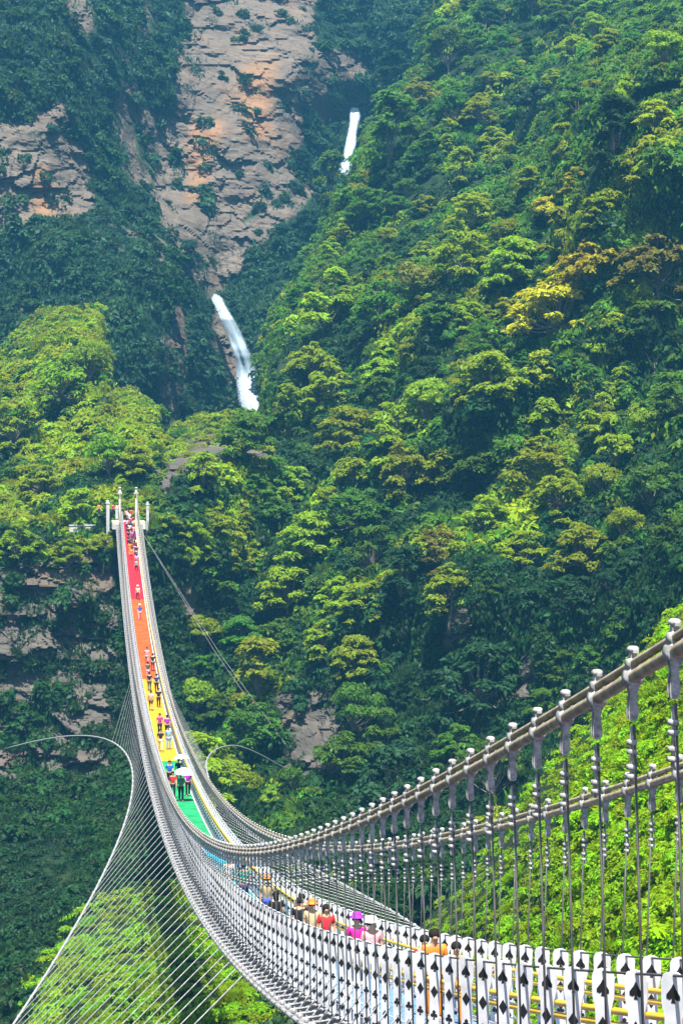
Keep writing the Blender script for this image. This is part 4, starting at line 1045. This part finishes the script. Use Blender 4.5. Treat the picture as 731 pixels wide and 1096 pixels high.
def make_pose(nm, **kw):
    V, E, R, parts = figure(**kw); V = [Vector(v) for v in V]
    body = skin_mesh('body', V, E, R)
    ids = [0, 1, 2]; vv = [V[0] + Vector((0, 0, -.04)), V[1], V[2] + Vector((0, 0, .05))]; rr = [grow(R[0], .022), grow(R[1], .022), grow(R[2], .02)]; ee = [(0, 1), (1, 2)]
    for sl_ in parts['sleeve']:
        b = len(vv); vv += [V[sl_[0]], V[sl_[0]].lerp(V[sl_[1]], .75)]; rr += [grow(R[sl_[0]], .016), (.062, .062)]; ee += [(2, b), (b, b + 1)]
    shirt = skin_mesh('shirt', vv, ee, rr)
    def legs(f, r_end):
        vv = [V[0] + Vector((0, 0, .02))]; rr = [grow(R[0], .012)]; ee = []
        for l in parts['leg']:
            b = len(vv); knee, ank = V[l[1]], V[l[2]]
            if f <= 1: vv += [V[l[0]], V[l[0]].lerp(knee, f)]; rr += [grow(R[l[0]], .018), (r_end, r_end)]; ee += [(0, b), (b, b + 1)]
            else: vv += [V[l[0]], knee, ank]; rr += [grow(R[l[0]], .016), (.078, .078), (r_end, r_end)]; ee += [(0, b), (b, b + 1), (b + 1, b + 2)]
        return skin_mesh('trousers', vv, ee, rr)
    head = V[5]
    return dict(body=body, shirt=shirt, shorts=legs(.85, .095), trousers=legs(2, .066), head=head, hand=V[7 + 1 + 10 + 4 + 3 - 0] if False else None)
POSES = [make_pose('stand'), make_pose('walk', stride=.20, arm=.14), make_pose('walk', stride=-.17, arm=-.12), make_pose('lean', lean=.10, stride=.08, arm=.05), make_pose('hold', raise_r=True, stride=.1)]
def hair_mesh(p, long_):
    mb = MB(); h = p['head']; prof = []
    for k in range(7):
        a = math.pi / 2 * (k / 6); prof.append((max(.005, .118 * math.cos(a)), .02 + .115 * math.sin(a)))
    mb.lathe([(.10, -.03)] + prof, (h.x, h.y + .022, h.z), 12)
    if long_: mb.lathe([(.05, -.20), (.085, -.16), (.10, -.02), (.09, .03)], (h.x, h.y + .055, h.z), 10)
    return mb.mesh('hair', [None])
def hat_mesh(p):
    mb = MB(); h = p['head']
    mb.lathe([(.185, .055), (.19, .065), (.122, .078), (.118, .15), (.09, .185), (.02, .19)], (h.x, h.y, h.z - .01), 16)
    return mb.mesh('hat', [None])
for p in POSES: p['hair0'] = hair_mesh(p, False); p['hair1'] = hair_mesh(p, True); p['hat'] = hat_mesh(p)
MATC = {}
def cloth(c):
    if c not in MATC: MATC[c] = paint('cloth', c, 0.85, 0, 0.18, 9, 0.2)
    return MATC[c]
SKIN = [paint('skin', (0.52, 0.31, 0.21), 0.5, 0, 0.06), paint('skin', (0.42, 0.24, 0.15), 0.5, 0, 0.06)]
COLS = {'white': (.80, .80, .78), 'teal': (.02, .26, .20), 'orange': (.72, .22, .03), 'tan': (.60, .42, .24), 'blue': (.03, .10, .52), 'light blue': (.20, .45, .75), 'black': (.015, .015, .018), 'dark grey': (.07, .07, .08), 'red': (.60, .03, .04), 'pink': (.72, .32, .36),
        'magenta': (.58, .02, .26), 'purple': (.30, .03, .42), 'cream': (.78, .68, .45), 'navy': (.02, .03, .12), 'maroon': (.20, .02, .05), 'grey': (.32, .33, .36), 'brown': (.14, .08, .05), 'lilac': (.50, .38, .62)}
def person(s, x, top, bottom, label, face=0.0, pose=None, shorts=False, hat=None, long_=False, h=1.66, group=None, hair='black'):
    p = POSES[random.choice([0, 1, 2]) if pose is None else pose]
    e = empty('person', W(x, s, z_deck(s) + 0.004), face); e.scale = (h / 1.72,) * 3; tag(e, label, 'person', group)
    b = link('body', p['body'], e); set_obj_mat(b, random.choice(SKIN))
    o = link('shirt', p['shirt'], e); set_obj_mat(o, cloth(COLS[top]))
    o = link('shorts' if shorts else 'trousers', p['shorts' if shorts else 'trousers'], e); set_obj_mat(o, cloth(COLS[bottom]))
    o = link('hair', p['hair1' if long_ else 'hair0'], e); set_obj_mat(o, cloth(COLS[hair] if hair != 'black' else (.012, .010, .009)))
    if hat: o = link('hat', p['hat'], e); set_obj_mat(o, cloth(COLS[hat]))
    return e
_ss = np.linspace(-130, 113, 1200); _pv = np.array([proj(W(0, s, z_deck(s)))[:2] for s in _ss]); _ph = np.array([proj(W(0, s, z_deck(s) + 1.5))[:2] for s in _ss])
def s_feet(v): k = _ss > -75; return float(np.interp(-v, -_pv[k, 1], _ss[k]))
def s_head(u): k = _ss < 20; return float(np.interp(-u, -_ph[k, 0], _ss[k]))
PI = math.pi
# crowd on the red deck
crowd = [(556, -.35, 'pink', 'navy', 'pink shirt'), (558, .3, 'red', 'black', 'red shirt and black trousers'), (562, 0, 'white', 'grey', 'white shirt and grey trousers'), (565, .42, 'maroon', 'black', 'maroon shirt'), (569, -.4, 'lilac', 'navy', 'lilac shirt'), (572, .1, 'navy', 'black', 'navy shirt'),
         (576, .4, 'pink', 'black', 'pink shirt and black trousers'), (578, -.3, 'black', 'maroon', 'black shirt'), (583, .1, 'purple', 'navy', 'purple shirt'), (586, -.35, 'maroon', 'navy', 'maroon shirt and navy trousers'), (590, .4, 'cream', 'brown', 'cream shirt'), (595, -.3, 'orange', 'orange', 'all orange clothes'), (601, -.2, 'orange', 'red', 'orange shirt and red trousers'), (607, .35, 'lilac', 'grey', 'lilac shirt and grey trousers'), (613, .25, 'grey', 'black', 'grey shirt'),
         (560, -.1, 'cream', 'navy', 'cream shirt and navy trousers'), (567, .2, 'red', 'maroon', 'red shirt and maroon trousers'), (574, -.1, 'white', 'black', 'white shirt and black trousers'), (580, .15, 'lilac', 'black', 'lilac shirt and black trousers'), (588, .05, 'dark grey', 'black', 'dark grey shirt'), (593, .3, 'maroon', 'grey', 'maroon shirt and grey trousers'), (598, .45, 'navy', 'grey', 'navy shirt and grey trousers'), (570, .38, 'tan', 'black', 'tan shirt')]
for v, x, a, b, t in crowd:
    person(s_feet(v), x, a, b, 'person in %s among the crowd on the red deck' % t, random.choice([0, PI, PI, .3]), group='crowd on the red deck', h=random.uniform(1.55, 1.75), long_=random.random() < .5)
person(s_feet(643), .02, 'cream', 'maroon', 'person in cream shirt alone at the upper end of the orange deck', 0, 1, hat='white')
person(s_feet(664), -.05, 'blue', 'pink', 'person in bright blue shirt walking on the orange deck', 0, 2, hat='white')
for v, x, a, b, sh, t in ((712, .0, 'pink', 'grey', False, 'pink shirt at the orange border'), (719, .45, 'black', 'brown', False, 'black shirt and brown trousers'), (728, -.15, 'dark grey', 'pink', True, 'dark grey shirt and pink shorts'),
                        (740, -.2, 'black', 'dark grey', False, 'all dark clothes near the left railing'), (742, .4, 'navy', 'black', False, 'navy shirt'), (758, .3, 'black', 'black', False, 'all black clothes near the right railing'), (761, -.4, 'pink', 'brown', True, 'pink shirt and brown shorts')):
    person(s_feet(v), x, a, b, 'person in %s on the yellow deck' % t, random.choice([0, PI]), shorts=sh, group='group on the yellow deck')
person(s_feet(787), -.12, 'magenta', 'black', 'person in magenta shirt on the lower yellow deck', 0, 0); person(s_feet(789), .42, 'purple', 'black', 'person in purple shirt beside the magenta one', PI, 1)
person(s_feet(803), .25, 'light blue', 'light blue', 'person in light blue clothes at the yellow and green border', 0, 0, h=1.72); person(s_feet(805), -.38, 'black', 'cream', 'person in black shirt next to the light blue one', 0, 1)
g1 = person(s_feet(858), -.05, 'teal', 'black', 'person in teal shirt under the white umbrella on the green deck', 0, 4)
person(s_feet(855), -.5, 'red', 'black', 'person in red shirt walking left of the white umbrella', 0, 1); person(s_feet(853), .5, 'purple', 'black', 'person in purple shirt walking right of the white umbrella', 0, 2)
g2 = person(s_feet(840), .2, 'navy', 'grey', 'person in navy shirt under the smaller rear umbrella', 0, 4); person(s_feet(842), -.45, 'blue', 'black', 'person in blue shirt behind the umbrella group', 0, 1)
def umbrella(holder, label, r, tilt):
    sc = holder.scale[0]; base = Vector(holder.location) + Vector((.16 * sc, -.31 * sc, 1.40 * sc))
    o = empty('umbrella', base); o.rotation_euler = (tilt, 0, .4); tag(o, label, 'umbrella'); n = 8; mb = MB(); vs = []; fs = []
    rings = ((.02, .78), (.4, .72), (.75, .60), (1.0, .44))
    for k, (q, z) in enumerate(rings):
        for i in range(n * 2):
            a = PI * i / n; sag = (0.05 * q * q if i % 2 else 0); rr = r * q * (0.95 if (i % 2 and k == 3) else 1); vs.append((rr * math.cos(a), rr * math.sin(a), z * r / .55 * .8 - sag + .1))
    for k in range(3):
        for i in range(n * 2): fs.append((k * 2 * n + i, k * 2 * n + (i + 1) % (2 * n), (k + 1) * 2 * n + (i + 1) % (2 * n), (k + 1) * 2 * n + i))
    mb.add(vs, fs); mb.build('canopy', cloth((.86, .86, .88)), o)
    mb = MB(); mb.tube([(0, 0, -.1), (0, 0, .78 * r / .55 * .8 + .16)], .01, 6); mb.build('shaft', M['rod'], o)
    mb = MB(); mb.tube([(0, 0, -.1), (0, 0, -.18), (.03, 0, -.22), (.06, 0, -.2)], .016, 6); mb.build('handle', M['black'], o)
umbrella(g1, 'large white umbrella held over the group on the green deck', .62, .12); umbrella(g2, 'smaller white umbrella behind the large white one', .52, -.1)
# people at the near end, seen over the railing
person(s_head(254), -.35, 'white', 'grey', 'person in white shirt left of the teal shirted man', PI, 0, h=1.6); person(s_head(265), -.15, 'teal', 'navy', 'man in teal shirt on the light blue deck', PI, 0, h=1.74)
person(s_head(281), .15, 'tan', 'blue', 'person with orange hat and blue shorts beside the teal shirted man', 0, 3, shorts=True, hat='orange')
for u, x, a, b, t, ht, lg in ((306, -.3, 'black', 'black', 'dark haired person in black shirt at the head of the near queue', None, True), (314, .25, 'brown', 'black', 'person in brown shirt beside the black shirted one', None, False), (322, -.05, 'black', 'grey', 'dark haired person just ahead of the orange hat', None, False),
                          (330, .1, 'tan', 'brown', 'person with wide orange hat in the near queue', 'orange', False), (341, .2, 'red', 'black', 'person in red shirt behind the orange hat', None, True), (375, .15, 'magenta', 'black', 'person in magenta shirt and purple hat over the near railing', 'purple', False), (393, .1, 'pink', 'grey', 'person in pink shirt and white hat over the near railing', 'white', False)):
    person(s_head(u), x, a, b, t, PI if x < 0 else 0, 0, hat=ht, long_=lg, h=1.6)
person(s_head(443), .2, 'red', 'maroon', 'person in red clothes behind the near railing slats', 0, 0, h=1.45); person(s_head(458), .1, 'orange', 'orange', 'person in rust orange clothes leaning at the near railing', 0, 3, h=1.62); person(s_head(470), .3, 'tan', 'orange', 'person in tan shirt and orange trousers beside the rust orange one', 0, 1, h=1.4)
# visitors waiting by the gate
for u, a, t in ((106, 'orange', 'orange'), (121, 'red', 'red'), (128, 'pink', 'pink')):
    q = unproj(u, 552, 256.0); e = person(118.0, 0, a, 'navy', 'visitor in %s shirt waiting by the left gate pillar' % t, 0, 0); e.location = (q[0], q[1], q[2])

# ------------------------------------------------------------------ haze
lo = np.full(3, 1e9); hi = np.full(3, -1e9)
for o in SC.objects:
    if o.type == 'MESH' and o.get('kind') in ('structure', 'stuff'):
        c = np.array([v[:] for v in o.bound_box]); lo = np.minimum(lo, c.min(0)); hi = np.maximum(hi, c.max(0))
lo = np.minimum(lo, CAM - 40) - np.array([30, 30, 1.0]); hi = hi + np.array([30, 30, 25])
hz = MB(); hz.box((lo + hi) / 2, (hi - lo) / 2)
hm, ht, hout = new_mat('haze')
pv = N(ht, 'ShaderNodeVolumePrincipled'); pv.inputs['Color'].default_value = (0.13, 0.55, 1.0, 1); pv.inputs['Density'].default_value = 0.00027
pv.inputs['Anisotropy'].default_value = 0.15
ht.links.new(pv.outputs[0], hout.inputs['Volume'])
ho = hz.build('haze', hm); tag(ho, kind='stuff')
